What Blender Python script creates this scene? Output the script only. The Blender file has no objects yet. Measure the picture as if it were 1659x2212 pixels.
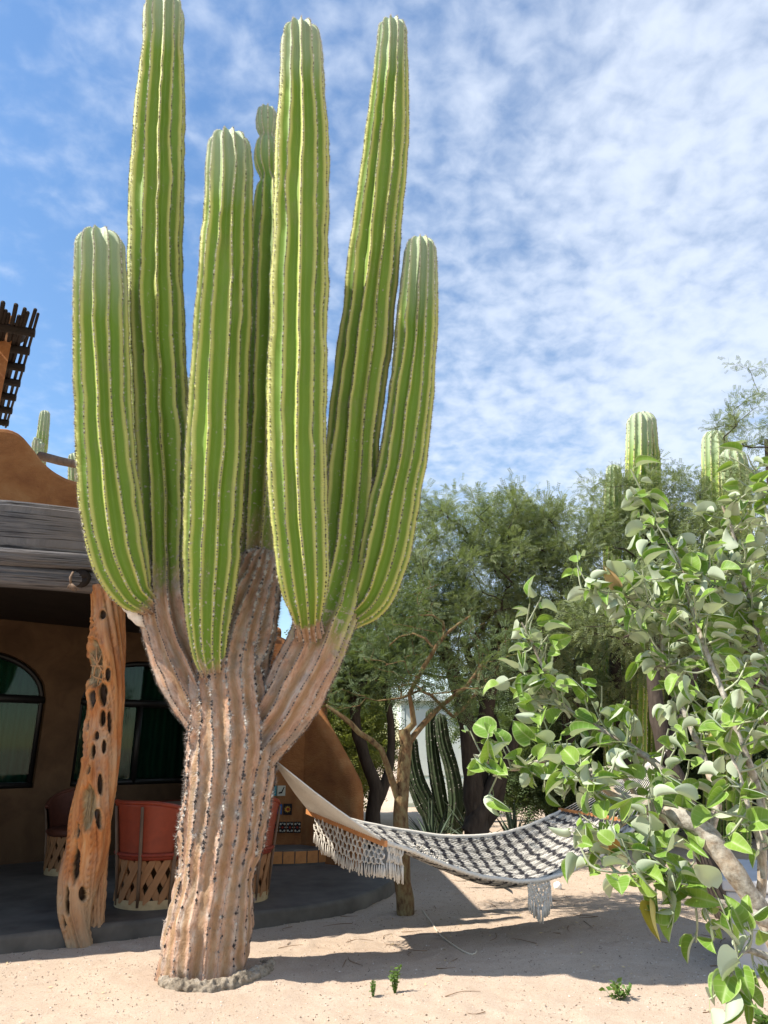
import bpy, math, random
import numpy as np
from mathutils import Vector, Matrix
R = math.radians
scene = bpy.context.scene
COL = scene.collection
random.seed(7)
rng = np.random.default_rng(11)

# ------------------------------------------------------------------ camera, sky, sun, exposure
EYE = 1.5
PITCH = R(18.4)
FPX = 1533.5                      # focal length in survey units (photo surveyed at 1659 x 2212)
cam_d = bpy.data.cameras.new('camera')
cam = bpy.data.objects.new('camera', cam_d); COL.objects.link(cam)
cam.location = (0, 0, EYE); cam.rotation_euler = (R(90) + PITCH, 0, 0)
cam_d.sensor_fit = 'VERTICAL'; cam_d.sensor_height = 36.0; cam_d.sensor_width = 27.0
cam_d.lens = FPX / 2212 * 36.0
cam_d.clip_start = 0.05; cam_d.clip_end = 3000
scene.camera = cam

SUN_EL = R(50); SUN_H = (-0.975, -0.222)           # horizontal direction towards the sun
world = bpy.data.worlds.new('World'); scene.world = world; world.use_nodes = True
wt = world.node_tree; wt.nodes.clear()
sun_d = bpy.data.lights.new('sun', 'SUN'); sun_d.energy = 5.0; sun_d.angle = R(0.53); sun_d.color = (1.0, 0.93, 0.82)
sun = bpy.data.objects.new('sun', sun_d); COL.objects.link(sun)
to_sun = Vector((SUN_H[0] * math.cos(SUN_EL), SUN_H[1] * math.cos(SUN_EL), math.sin(SUN_EL))).normalized()
sun.rotation_euler = to_sun.to_track_quat('Z', 'Y').to_euler(); sun.location = (-20, -5, 30)
scene.view_settings.view_transform = 'Standard'; scene.view_settings.look = 'None'
scene.view_settings.exposure = 0.86; scene.view_settings.gamma = 1.0
scene.view_settings.use_curve_mapping = False
scene.render.engine = 'CYCLES'
scene.cycles.use_denoising = True
scene.cycles.max_bounces = 5; scene.cycles.diffuse_bounces = 2; scene.cycles.caustics_reflective = False; scene.cycles.caustics_refractive = False; scene.cycles.transparent_max_bounces = 12
scene.cycles.sample_clamp_indirect = 6.0

# ------------------------------------------------------------------ node helpers
def nd(nt, t, ins=None, **props):
    n = nt.nodes.new(t)
    for k, v in props.items(): setattr(n, k, v)
    for k, v in (ins or {}).items():
        s = n.inputs[k]
        if isinstance(v, bpy.types.NodeSocket): nt.links.new(v, s)
        else:
            if isinstance(v, (tuple, list)) and s.type == 'RGBA' and len(v) == 3: v = (*v, 1)
            s.default_value = v
    return n
def noise(nt, vec, scale, detail=4, rough=.55, dist=0):
    return nd(nt, 'ShaderNodeTexNoise', {'Vector': vec, 'Scale': scale, 'Detail': detail, 'Roughness': rough, 'Distortion': dist}).outputs['Fac']
def ramp(nt, fac, stops, interp='LINEAR'):
    n = nd(nt, 'ShaderNodeValToRGB', {'Fac': fac}); cr = n.color_ramp; cr.interpolation = interp
    while len(cr.elements) < len(stops): cr.elements.new(.5)
    for e, (p, c) in zip(cr.elements, stops):
        e.position = p; e.color = (*c, 1) if isinstance(c, (tuple, list)) else (c, c, c, 1)
    return n.outputs['Color']
def mix(nt, fac, a, b, blend='MIX'):
    n = nd(nt, 'ShaderNodeMix', None, data_type='RGBA', blend_type=blend)
    for i, v in ((0, fac), (6, a), (7, b)):
        s = n.inputs[i]
        if isinstance(v, bpy.types.NodeSocket): nt.links.new(v, s)
        else: s.default_value = (*v, 1) if isinstance(v, (tuple, list)) else v
    return n.outputs[2]
def mth(nt, op, a, b=0.0, c=0.0, clamp=False):
    n = nd(nt, 'ShaderNodeMath', None, operation=op, use_clamp=clamp)
    for i, v in enumerate((a, b, c)):
        if isinstance(v, bpy.types.NodeSocket): nt.links.new(v, n.inputs[i])
        else: n.inputs[i].default_value = v
    return n.outputs[0]
def vmul(nt, v, s):
    return nd(nt, 'ShaderNodeVectorMath', {0: v, 1: s}, operation='MULTIPLY').outputs[0]
def attr(nt, name, out='Fac'):
    return nd(nt, 'ShaderNodeAttribute', None, attribute_name=name).outputs[out]
def objc(nt): return nd(nt, 'ShaderNodeTexCoord').outputs['Object']
def geoc(nt): return nd(nt, 'ShaderNodeNewGeometry').outputs['Position']
def bump(nt, h, strength=.5, dist=.01):
    return nd(nt, 'ShaderNodeBump', {'Height': h, 'Strength': strength, 'Distance': dist}).outputs['Normal']
MATS = {}
def material(name, fn):
    m = bpy.data.materials.new(name); m.use_nodes = True; nt = m.node_tree; nt.nodes.clear()
    out = nd(nt, 'ShaderNodeOutputMaterial')
    sh = fn(nt); nt.links.new(sh, out.inputs['Surface']); MATS[name] = m
    return m
def pbsdf(nt, col, rough=.8, normal=None, spec=.3, **kw):
    ins = {'Base Color': col, 'Roughness': rough, 'Specular IOR Level': spec}
    if normal is not None: ins['Normal'] = normal
    ins.update(kw)
    return nd(nt, 'ShaderNodeBsdfPrincipled', ins).outputs['BSDF']
def simple(name, col, rough=.8, var=.25, scale=20, bstr=.3, bd=.004, spec=.3, stretch=None):
    def fn(nt):
        v = objc(nt)
        if stretch: v = vmul(nt, v, stretch)
        a = noise(nt, v, scale, 5); b = noise(nt, v, scale * .17, 3)
        f = mth(nt, 'MULTIPLY_ADD', a, .6, mth(nt, 'MULTIPLY', b, .4))
        c = ramp(nt, f, [(.3, tuple(x * (1 - var) for x in col)), (.7, tuple(min(1, x * (1 + var)) for x in col))])
        return pbsdf(nt, c, rough, bump(nt, a, bstr, bd), spec)
    return material(name, fn)

# ------------------------------------------------------------------ sky with a thin broken cloud sheet
def build_sky():
    nt = wt
    sky = nd(nt, 'ShaderNodeTexSky', None, sky_type='NISHITA')
    sky.sun_disc = False; sky.sun_elevation = SUN_EL; sky.sun_rotation = math.atan2(SUN_H[0], SUN_H[1])
    sky.altitude = 0; sky.air_density = 1.15; sky.dust_density = 0.2; sky.ozone_density = 1.1
    d = nd(nt, 'ShaderNodeTexCoord').outputs['Generated']
    sp = nd(nt, 'ShaderNodeSeparateXYZ', {0: d})
    z = mth(nt, 'MAXIMUM', sp.outputs[2], .02); zz = mth(nt, 'ADD', z, .22)
    px = mth(nt, 'DIVIDE', sp.outputs[0], zz); py = mth(nt, 'DIVIDE', sp.outputs[1], zz)
    p = nd(nt, 'ShaderNodeCombineXYZ', {0: px, 1: py, 2: 0.0}).outputs[0]
    small = noise(nt, p, 21.0, 6, .52, .2)
    mid = noise(nt, p, 4.2, 4, .5, .2)
    big = noise(nt, nd(nt, 'ShaderNodeVectorMath', {0: p, 1: (3.1, 1.7, 0)}, operation='ADD').outputs[0], .9, 3)
    # cloud bank thickens towards the east (+X)
    bank = nd(nt, 'ShaderNodeMapRange', {'Value': px, 'From Min': -.40, 'From Max': .50, 'To Min': -.16, 'To Max': .15}).outputs[0]
    s = mth(nt, 'MULTIPLY_ADD', small, .52, mth(nt, 'MULTIPLY', mid, .45))
    s = mth(nt, 'ADD', s, mth(nt, 'MULTIPLY', big, .28)); s = mth(nt, 'ADD', s, bank)
    cov = nd(nt, 'ShaderNodeMapRange', {'Value': s, 'From Min': .40, 'From Max': .90, 'To Min': 0.0, 'To Max': .80}, interpolation_type='SMOOTHSTEP').outputs[0]
    lo = nd(nt, 'ShaderNodeMapRange', {'Value': sp.outputs[2], 'From Min': 0.0, 'From Max': .15}).outputs[0]
    cov = mth(nt, 'MULTIPLY', cov, lo)
    blue = nd(nt, 'ShaderNodeHueSaturation', {'Color': sky.outputs[0], 'Saturation': 1.16, 'Value': 2.05}).outputs[0]
    col = mix(nt, cov, blue, (9.6, 10.5, 12.0))
    bg = nd(nt, 'ShaderNodeBackground', {'Color': col, 'Strength': .056})
    nt.links.new(bg.outputs[0], nd(nt, 'ShaderNodeOutputWorld').inputs[0])
build_sky()

# ------------------------------------------------------------------ survey helpers: a sighted direction plus a measured distance gives a place
CP, SP = math.cos(PITCH), math.sin(PITCH)
def ray(px, py):
    u = (px - 829.5) / FPX; v = (1106 - py) / FPX
    return u, CP - v * SP, SP + v * CP
def at(px, py, Y):
    x, y, z = ray(px, py); t = Y / y
    return np.array((x * t, Y, EYE + z * t))
def dep(px, py, Y): return Y / ray(px, py)[1]
def on(px, py, z=0.0):
    x, y, zz = ray(px, py); t = (z - EYE) / zz
    return np.array((x * t, y * t, z))

# ------------------------------------------------------------------ numeric noise
def _hash(ix, iy, iz, s):
    h = (ix * 374761393 + iy * 668265263 + iz * 2147483647 + s * 1274126177) & 0xFFFFFFFF
    h = ((h ^ (h >> 13)) * 1274126177) & 0xFFFFFFFF
    h = h ^ (h >> 16)
    return (h & 0xFFFF) / 65535.0
def vnoise(p, seed=0):
    p = np.asarray(p, float); i = np.floor(p).astype(np.int64); f = p - i; f = f * f * (3 - 2 * f)
    out = 0
    for dx in (0, 1):
        for dy in (0, 1):
            for dz in (0, 1):
                w = (f[..., 0] if dx else 1 - f[..., 0]) * (f[..., 1] if dy else 1 - f[..., 1]) * (f[..., 2] if dz else 1 - f[..., 2])
                out = out + w * _hash(i[..., 0] + dx, i[..., 1] + dy, i[..., 2] + dz, seed)
    return out * 2 - 1
def fbm(p, oct=4, seed=0):
    p = np.asarray(p, float); a = 1; s = 0; t = 0
    for k in range(oct):
        s = s + a * vnoise(p * 2 ** k, seed + k * 17); t += a; a *= .5
    return s / t

# ------------------------------------------------------------------ mesh helpers
def mesh_np(name, verts, faces, mat=None, attrs=None, smooth=True):
    """faces: list of (n,k) int arrays"""
    me = bpy.data.meshes.new(name)
    verts = np.asarray(verts, np.float32).reshape(-1, 3)
    faces = [np.asarray(f, np.int32) for f in faces if len(f)]
    me.vertices.add(len(verts)); me.vertices.foreach_set('co', verts.ravel())
    loops = np.concatenate([f.ravel() for f in faces])
    sizes = np.concatenate([np.full(len(f), f.shape[1], np.int32) for f in faces])
    starts = np.concatenate([[0], np.cumsum(sizes)[:-1]]).astype(np.int32)
    me.loops.add(len(loops)); me.loops.foreach_set('vertex_index', loops)
    me.polygons.add(len(sizes)); me.polygons.foreach_set('loop_start', starts); me.polygons.foreach_set('loop_total', sizes)
    me.polygons.foreach_set('use_smooth', np.full(len(sizes), smooth, bool))
    for k, a in (attrs or {}).items():
        a = np.asarray(a, np.float32)
        if a.ndim == 1:
            at_ = me.attributes.new(k, 'FLOAT', 'POINT'); at_.data.foreach_set('value', a)
        else:
            at_ = me.attributes.new(k, 'FLOAT_VECTOR', 'POINT'); at_.data.foreach_set('vector', a.ravel())
    me.update(calc_edges=True)
    if mat: me.materials.append(MATS[mat] if isinstance(mat, str) else mat)
    return me
def obj(name, me, parent=None, loc=None, rot=None):
    o = bpy.data.objects.new(name, me); COL.objects.link(o)
    if parent is not None: o.parent = parent
    if loc is not None: o.location = loc
    if rot is not None: o.rotation_euler = rot
    return o
def tag(o, label=None, cat=None, group=None, kind=None):
    if label: o['label'] = label
    if cat: o['category'] = cat
    if group: o['group'] = group
    if kind: o['kind'] = kind
    return o
def thing(name, label, cat, loc=(0, 0, 0), rz=0, group=None):
    o = bpy.data.objects.new(name, None); COL.objects.link(o); o.empty_display_size = .1
    o.location = loc; o.rotation_euler = (0, 0, rz)
    return tag(o, label, cat, group)
def wpart(name, me, parent, kind=None):
    """part whose mesh is in world coordinates"""
    o = obj(name, me, parent)
    o.location = -parent.location if parent.rotation_euler.z == 0 else (0, 0, 0)
    if parent.parent is not None: o.location = (0, 0, 0)
    if kind: o['kind'] = kind
    return o

class MB:
    def __init__(s): s.v = []; s.f = []; s.n = 0
    def add(s, v, faces):
        v = np.asarray(v, float).reshape(-1, 3)
        for f in faces: s.f.append([i + s.n for i in f])
        s.v.append(v); s.n += len(v)
    def box(s, lo, hi, m=None):
        (a, b, c), (d, e, f) = lo, hi
        v = np.array([(a,b,c),(d,b,c),(d,e,c),(a,e,c),(a,b,f),(d,b,f),(d,e,f),(a,e,f)], float)
        if m is not None: v = v @ np.array(m.to_3x3()).T + np.array(m.translation)
        s.add(v, [(0,3,2,1),(4,5,6,7),(0,1,5,4),(1,2,6,5),(2,3,7,6),(3,0,4,7)]); return s
    def tube(s, pts, rad, n=8, cap=True):
        pts = np.asarray(pts, float); rad = np.broadcast_to(np.asarray(rad, float), (len(pts),))
        T, A, B = frames(pts)
        th = np.linspace(0, 2 * np.pi, n, endpoint=False)
        v = pts[:, None] + rad[:, None, None] * (np.cos(th)[None, :, None] * A[:, None] + np.sin(th)[None, :, None] * B[:, None])
        m = len(pts); f = []
        for i in range(m - 1):
            for j in range(n):
                k = (j + 1) % n
                f.append((i * n + j, i * n + k, (i + 1) * n + k, (i + 1) * n + j))
        if cap: f.append(tuple(reversed(range(n)))); f.append(tuple((m - 1) * n + j for j in range(n)))
        s.add(v.reshape(-1, 3), f); return s
    def me(s, name, mat, smooth=False, attrs=None):
        v = np.concatenate(s.v); by = {}
        for f in s.f: by.setdefault(len(f), []).append(f)
        return mesh_np(name, v, [np.array(x) for x in by.values()], mat, attrs, smooth)
def frames(pts):
    pts = np.asarray(pts, float); n = len(pts)
    T = np.gradient(pts, axis=0); T /= np.linalg.norm(T, axis=1)[:, None] + 1e-12
    A = np.zeros_like(T); ref = np.array((1., 0, 0)) if abs(T[0][0]) < .8 else np.array((0, 1., 0))
    a = ref - T[0] * ref.dot(T[0]); A[0] = a / np.linalg.norm(a)
    for i in range(1, n):
        a = A[i-1] - T[i] * A[i-1].dot(T[i]); A[i] = a / (np.linalg.norm(a) + 1e-12)
    return T, A, np.cross(T, A)
def spline(P, step=None, n=None):
    """Catmull-Rom through rows of P (any width; first three columns are position)"""
    P = np.asarray(P, float)
    Q = np.vstack([2 * P[0] - P[1], P, 2 * P[-1] - P[-2]])
    out = []
    for i in range(1, len(Q) - 2):
        p0, p1, p2, p3 = Q[i-1], Q[i], Q[i+1], Q[i+2]
        for t in np.linspace(0, 1, 24, endpoint=False):
            out.append(.5 * ((2*p1) + (-p0+p2)*t + (2*p0-5*p1+4*p2-p3)*t*t + (-p0+3*p1-3*p2+p3)*t**3))
    out.append(P[-1]); out = np.array(out)
    L = np.concatenate([[0], np.cumsum(np.linalg.norm(np.diff(out[:, :3], axis=0), axis=1))])
    if n is None: n = max(2, int(round(L[-1] / step)) + 1)
    s = np.linspace(0, L[-1], n)
    return np.stack([np.interp(s, L, out[:, k]) for k in range(out.shape[1])], 1), s
def grid_faces(m, n, wrap=False):
    i = np.arange(m - 1)[:, None]; j = np.arange(n if wrap else n - 1)[None, :]; k = (j + 1) % n
    return np.stack([i * n + j, i * n + k, (i + 1) * n + k, (i + 1) * n + j], -1).reshape(-1, 4)
def batch(tv, tf, org, F, sc):
    """copies of template (tv, tf) at origins org with frames F (m,3,3 rows are the axes) and scales sc (m,) or (m,3)"""
    tv = np.asarray(tv, float); m = len(org)
    sc = np.asarray(sc, float); sc = sc[:, None] * np.ones(3) if sc.ndim == 1 else sc
    v = np.einsum('mka,mab->mkb', tv[None] * sc[:, None, :], F) + org[:, None]
    fs = []
    for f in tf:
        f = np.asarray(f); fs.append((f[None] + (np.arange(m) * len(tv))[:, None, None]).reshape(-1, f.shape[1]))
    return v.reshape(-1, 3), fs
def frames_from(nrm, up=None):
    nrm = nrm / (np.linalg.norm(nrm, axis=1)[:, None] + 1e-12)
    up = rng.normal(size=nrm.shape) if up is None else up
    a = up - nrm * (up * nrm).sum(1)[:, None]; a /= np.linalg.norm(a, axis=1)[:, None] + 1e-12
    return np.stack([a, np.cross(nrm, a), nrm], 1)

# ------------------------------------------------------------------ materials
def m_sand(nt):
    p = geoc(nt)
    big = noise(nt, p, .9, 5); mid = noise(nt, p, 7, 5, .6); fine = noise(nt, p, 105, 4, .75); grit = noise(nt, p, 190, 3, .7)
    c = ramp(nt, mth(nt, 'MULTIPLY_ADD', big, .5, mth(nt, 'MULTIPLY', mid, .5)), [(.3, (.43, .322, .232)), (.55, (.49, .385, .295)), (.75, (.53, .43, .345))])
    c = mix(nt, ramp(nt, fine, [(.42, 0), (.62, 1)]), c, mix(nt, .5, c, (.55, .455, .37)))
    c = mix(nt, ramp(nt, grit, [(.58, 0), (.68, .8)]), c, (.15, .10, .07))
    c = mix(nt, ramp(nt, noise(nt, p, 60, 4, .7), [(.30, .45), (.46, 0)]), c, (.27, .185, .125))
    h = mth(nt, 'ADD', mth(nt, 'MULTIPLY', mid, 1.6), mth(nt, 'ADD', mth(nt, 'MULTIPLY', fine, .7), mth(nt, 'MULTIPLY', grit, .45)))
    return pbsdf(nt, c, .95, bump(nt, h, .7, .015), .1)
material('sand', m_sand)
def m_pebble(nt):
    r = attr(nt, 'tone')
    return pbsdf(nt, ramp(nt, r, [(0, (.10, .075, .055)), (.35, (.34, .255, .19)), (.8, (.50, .41, .33)), (1, (.66, .60, .54))]), .85, None, .2)
material('pebble', m_pebble)

def m_cactus(nt):
    rib = attr(nt, 'rib'); tip = attr(nt, 'tip'); bark = attr(nt, 'bark'); uv = attr(nt, 'skin', 'Vector'); p = geoc(nt)
    wav = noise(nt, vmul(nt, uv, (3.0, .9, 1)), 1.0, 4, .6)           # long soft tone drifts
    c = mix(nt, wav, (.115, .225, .021), (.215, .315, .044))
    edge = ramp(nt, rib, [(0, 1), (.34, .8), (.58, 0)])              # the rib shoulder is yellower
    c = mix(nt, mth(nt, 'MULTIPLY', edge, .80), c, (.60, .57, .19))
    # young wax-grey growth at the tip
    tn = mth(nt, 'ADD', tip, mth(nt, 'MULTIPLY', mth(nt, 'SUBTRACT', wav, .5), .7))
    c = mix(nt, ramp(nt, tn, [(0.0, .85), (.55, .5), (1.0, 0)]), c, (.36, .43, .31))
    c = mix(nt, ramp(nt, noise(nt, vmul(nt, uv, (5, 2.0, 1)), 1.0, 6, .7), [(.54, 0), (.72, .35)]), c, (.27, .25, .13))
    # transverse creases
    cre = noise(nt, vmul(nt, uv, (2.2, 34, 1)), 1.0, 3, .6)
    # corky scars, denser where bark is high
    sc = noise(nt, p, 26, 5, .65); scm = mth(nt, 'ADD', sc, mth(nt, 'MULTIPLY', bark, .42))
    c = mix(nt, ramp(nt, scm, [(.69, 0), (.73, .8)]), c, (.42, .36, .30))
    # brown corky skin on old wood
    st = noise(nt, vmul(nt, uv, (20, 5.0, 1)), 1.0, 7, .70, .4); st2 = noise(nt, vmul(nt, uv, (55, 16, 1)), 1.0, 5, .7)
    rough = noise(nt, p, 38, 6, .75)
    b = ramp(nt, st, [(.25, (.22, .115, .060)), (.38, (.40, .205, .112)), (.48, (.55, .32, .20)), (.56, (.60, .42, .31)), (.66, (.66, .56, .46)), (.75, (.42, .33, .26)), (.85, (.25, .22, .20))])
    b = mix(nt, ramp(nt, noise(nt, p, 5.5, 5, .62), [(.52, 0), (.64, .75)]), b, mix(nt, st2, (.15, .13, .115), (.40, .355, .31)))
    b = mix(nt, ramp(nt, noise(nt, p, 70, 4, .7), [(.58, 0), (.70, .6)]), b, (.50, .42, .35))
    b = mix(nt, ramp(nt, st2, [(.34, .65), (.45, 0)]), b, (.17, .095, .055))
    b = mix(nt, ramp(nt, rough, [(.32, .6), (.42, 0)]), b, (.14, .10, .075))
    b = mix(nt, ramp(nt, rib, [(.0, .55), (.22, 0)]), b, (.17, .15, .14))
    b = mix(nt, .18, b, (.64, .50, .41))
    och = ramp(nt, rib, [(.6, 0), (.95, .55)])
    b = mix(nt, och, b, (.27, .165, .06))
    bm = mth(nt, 'ADD', mth(nt, 'MULTIPLY', bark, 1.5), mth(nt, 'SUBTRACT', noise(nt, vmul(nt, uv, (9, 2.5, 1)), 1.0, 5, .6), .75))
    c = mix(nt, ramp(nt, bm, [(.18, 0), (.55, 1)]), c, b)
    h = mth(nt, 'ADD', mth(nt, 'MULTIPLY', cre, mth(nt, 'MULTIPLY_ADD', edge, .8, .15)), mth(nt, 'MULTIPLY', bark, mth(nt, 'ADD', mth(nt, 'MULTIPLY', st, .7), mth(nt, 'ADD', st2, mth(nt, 'MULTIPLY', rough, 1.3)))))
    return pbsdf(nt, c, .62, bump(nt, h, .8, .018), .25)
material('cactus_skin', m_cactus)
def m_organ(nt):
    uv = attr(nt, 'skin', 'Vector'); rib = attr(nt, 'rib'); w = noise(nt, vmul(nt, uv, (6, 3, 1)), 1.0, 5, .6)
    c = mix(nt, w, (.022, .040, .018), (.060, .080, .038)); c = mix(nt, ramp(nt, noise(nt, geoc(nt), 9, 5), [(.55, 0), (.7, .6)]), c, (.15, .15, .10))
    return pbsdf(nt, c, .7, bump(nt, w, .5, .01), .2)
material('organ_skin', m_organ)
def m_areole(nt):
    t = attr(nt, 'tone')
    return pbsdf(nt, ramp(nt, t, [(0, (.022, .020, .020)), (.3, (.10, .085, .08)), (.55, (.27, .24, .22)), (.8, (.52, .49, .44)), (1, (.68, .66, .60))]), .9, None, .1)
material('areole', m_areole)
def m_cork(nt):
    p = geoc(nt); a = noise(nt, p, 30, 5, .7); b = noise(nt, p, 9, 4)
    return pbsdf(nt, ramp(nt, mth(nt, 'MULTIPLY_ADD', a, .6, mth(nt, 'MULTIPLY', b, .4)), [(.34, (.10, .08, .06)), (.5, (.27, .225, .17)), (.68, (.43, .37, .30))]), .95, bump(nt, a, .8, .02), .1)
material('cork', m_cork)
simple('pale_scar', (.72, .66, .60), .9, .15, 30, .5, .01)

def m_stucco(nt):
    p = geoc(nt); a = noise(nt, p, 2.3, 6, .62, .4); f = noise(nt, p, 60, 4, .6); d = noise(nt, vmul(nt, p, (1.4, 1.4, .35)), 3.0, 5, .6)
    c = ramp(nt, a, [(.28, (.20, .076, .030)), (.5, (.30, .128, .048)), (.72, (.38, .19, .08))])
    c = mix(nt, ramp(nt, d, [(.52, 0), (.7, .35)]), c, (.22, .095, .042))
    return pbsdf(nt, c, .92, bump(nt, mth(nt, 'ADD', mth(nt, 'MULTIPLY', f, .5), mth(nt, 'ADD', noise(nt, p, 9, 3), noise(nt, vmul(nt, p, (1, 1, 3)), 14, 4, .6, 1.5))), .6, .016), .15)
material('stucco', m_stucco)
def m_stucco_shaded(nt):  # darkened copy of the house stucco, porch shade put into its colour
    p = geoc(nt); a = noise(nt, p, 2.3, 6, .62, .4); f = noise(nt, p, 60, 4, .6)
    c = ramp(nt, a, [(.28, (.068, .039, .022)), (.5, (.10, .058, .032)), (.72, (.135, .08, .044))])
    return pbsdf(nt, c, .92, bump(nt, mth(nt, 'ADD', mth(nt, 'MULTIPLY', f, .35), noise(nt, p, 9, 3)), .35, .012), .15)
material('stucco_shaded', m_stucco_shaded)
def m_graywood(nt):
    p = attr(nt, 'skin', 'Vector')
    g = noise(nt, vmul(nt, p, (80, 1.3, 1)), 1.0, 7, .72, .4); k = noise(nt, vmul(nt, p, (120, 1.2, 1)), 1.0, 4, .6); b = noise(nt, vmul(nt, p, (5, .9, 1)), 1.0, 4)
    c = ramp(nt, g, [(.28, (.035, .033, .037)), (.45, (.11, .105, .112)), (.6, (.18, .172, .178)), (.8, (.29, .275, .27))])
    c = mix(nt, ramp(nt, k, [(.57, 0), (.64, .9)]), c, (.018, .016, .018))
    c = mix(nt, ramp(nt, b, [(.5, 0), (.75, .4)]), c, (.26, .20, .16))
    return pbsdf(nt, c, .85, bump(nt, mth(nt, 'SUBTRACT', g, mth(nt, 'MULTIPLY', ramp(nt, k, [(.58, 0), (.7, 1)]), .8)), .8, .02), .2)
material('gray_wood', m_graywood)
def m_postwood(nt):
    p = attr(nt, 'skin', 'Vector'); pit = attr(nt, 'pit'); low = attr(nt, 'low')
    g = noise(nt, vmul(nt, p, (14, 2.2, 1)), 1.0, 7, .6, .8); k = noise(nt, vmul(nt, p, (60, 5, 1)), 1.0, 4, .6); b = noise(nt, vmul(nt, p, (4, 1.6, 1)), 1.0, 4)
    c = ramp(nt, g, [(.28, (.20, .065, .02)), (.45, (.40, .145, .042)), (.6, (.50, .225, .08)), (.78, (.52, .33, .17))])
    c = mix(nt, ramp(nt, b, [(.5, 0), (.72, .7)]), c, (.46, .36, .25))
    c = mix(nt, ramp(nt, k, [(.64, 0), (.72, .8)]), c, (.13, .06, .03))
    c = mix(nt, mth(nt, 'MULTIPLY', low, .8), c, (.36, .30, .20))
    c = mix(nt, ramp(nt, pit, [(.15, 0), (.6, 1)]), c, ramp(nt, k, [(.3, (.10, .065, .03)), (.6, (.38, .28, .15)), (.8, (.46, .38, .24))]))
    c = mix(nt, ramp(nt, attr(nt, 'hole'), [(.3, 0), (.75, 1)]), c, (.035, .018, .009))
    return pbsdf(nt, c, .6, bump(nt, mth(nt, 'ADD', g, mth(nt, 'MULTIPLY', k, .5)), .6, .012), .35)
material('post_wood', m_postwood)
simple('concrete_dark', (.098, .088, .076), .65, .55, 4, .3, .006, .35)
simple('concrete_gray', (.42, .42, .43), .8, .12, 9, .3, .006)
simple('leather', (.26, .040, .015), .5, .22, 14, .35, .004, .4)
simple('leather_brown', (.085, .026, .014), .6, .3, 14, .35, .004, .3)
simple('leather_edge', (.24, .036, .018), .6, .25, 30, .4, .003, .4)
simple('strand_wood', (.42, .24, .12), .7, .3, 30, .4, .004, .3)
simple('cedar', (.33, .165, .075), .7, .45, 16, .4, .003, .3, (1, 1, .15))
simple('pale_wood', (.46, .34, .19), .7, .25, 16, .3, .003, .3)
simple('stick', (.17, .115, .08), .8, .4, 25, .5, .004, .2, (1, 1, .2))
simple('dark_stick', (.026, .019, .016), .8, .4, 25, .5, .004, .2)
simple('metal_dark', (.010, .009, .009), .45, .2, 20, .1, .002, .4)
simple('saltillo', (.50, .205, .065), .6, .25, 18, .25, .003, .35)
simple('grout', (.06, .055, .05), .9, .2, 30, .3, .003)
simple('bar_wood', (.46, .20, .075), .45, .2, 20, .2, .002, .4, (1, .2, 1))
simple('cord', (.62, .58, .51), .9, .10, 60, .3, .002, .1)
simple('mint_paint', (.60, .72, .66), .7, .06, 4, .1, .002, .3)
simple('mint_trim', (.70, .78, .74), .7, .05, 4, .1, .002, .3)
simple('rope', (.62, .54, .42), .9, .15, 60, .3, .002, .1)
simple('white_stone', (.80, .78, .74), .9, .08, 30, .3, .002, .1)
def m_glass(nt):
    g = nd(nt, 'ShaderNodeBsdfGlossy', {'Color': (.9, .95, .93), 'Roughness': .03}).outputs[0]
    t = nd(nt, 'ShaderNodeBsdfTransparent', {'Color': (.55, .72, .66)}).outputs[0]
    fr = nd(nt, 'ShaderNodeFresnel', {'IOR': 1.5}).outputs[0]
    return nd(nt, 'ShaderNodeMixShader', {0: mth(nt, 'MULTIPLY_ADD', fr, .5, .0), 1: t, 2: g}).outputs[0]
material('window_glass', m_glass)
def m_curtain(nt):
    p = geoc(nt); w = nd(nt, 'ShaderNodeTexWave', {'Vector': p, 'Scale': 4.0, 'Distortion': 2.0, 'Detail': 2.0}).outputs['Fac']
    return pbsdf(nt, mix(nt, w, (.035, .085, .072), (.06, .13, .11)), .9, None, .1)
material('curtain', m_curtain)
def m_glaze(name, cols, scale):
    def fn(nt):
        p = objc(nt); v = nd(nt, 'ShaderNodeTexVoronoi', {'Vector': p, 'Scale': scale}, feature='F1').outputs['Distance']
        return pbsdf(nt, ramp(nt, v, [(0, cols[0]), (.34, cols[1]), (.46, cols[2]), (.7, cols[3])], 'CONSTANT'), .15, None, .5)
    material(name, fn)
simple('glaze_teal', (.03, .22, .27), .15, .2, 10, .05, .001, .5)
simple('glaze_blue', (.06, .12, .30), .15, .3, 10, .05, .001, .5)
simple('glaze_white', (.50, .48, .40), .15, .1, 10, .05, .001, .5)
simple('glaze_black', (.02, .018, .02), .15, .2, 10, .05, .001, .5)
simple('glaze_red', (.30, .035, .02), .15, .2, 10, .05, .001, .5)
simple('glaze_yellow', (.62, .34, .05), .15, .2, 10, .05, .001, .5)

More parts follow.
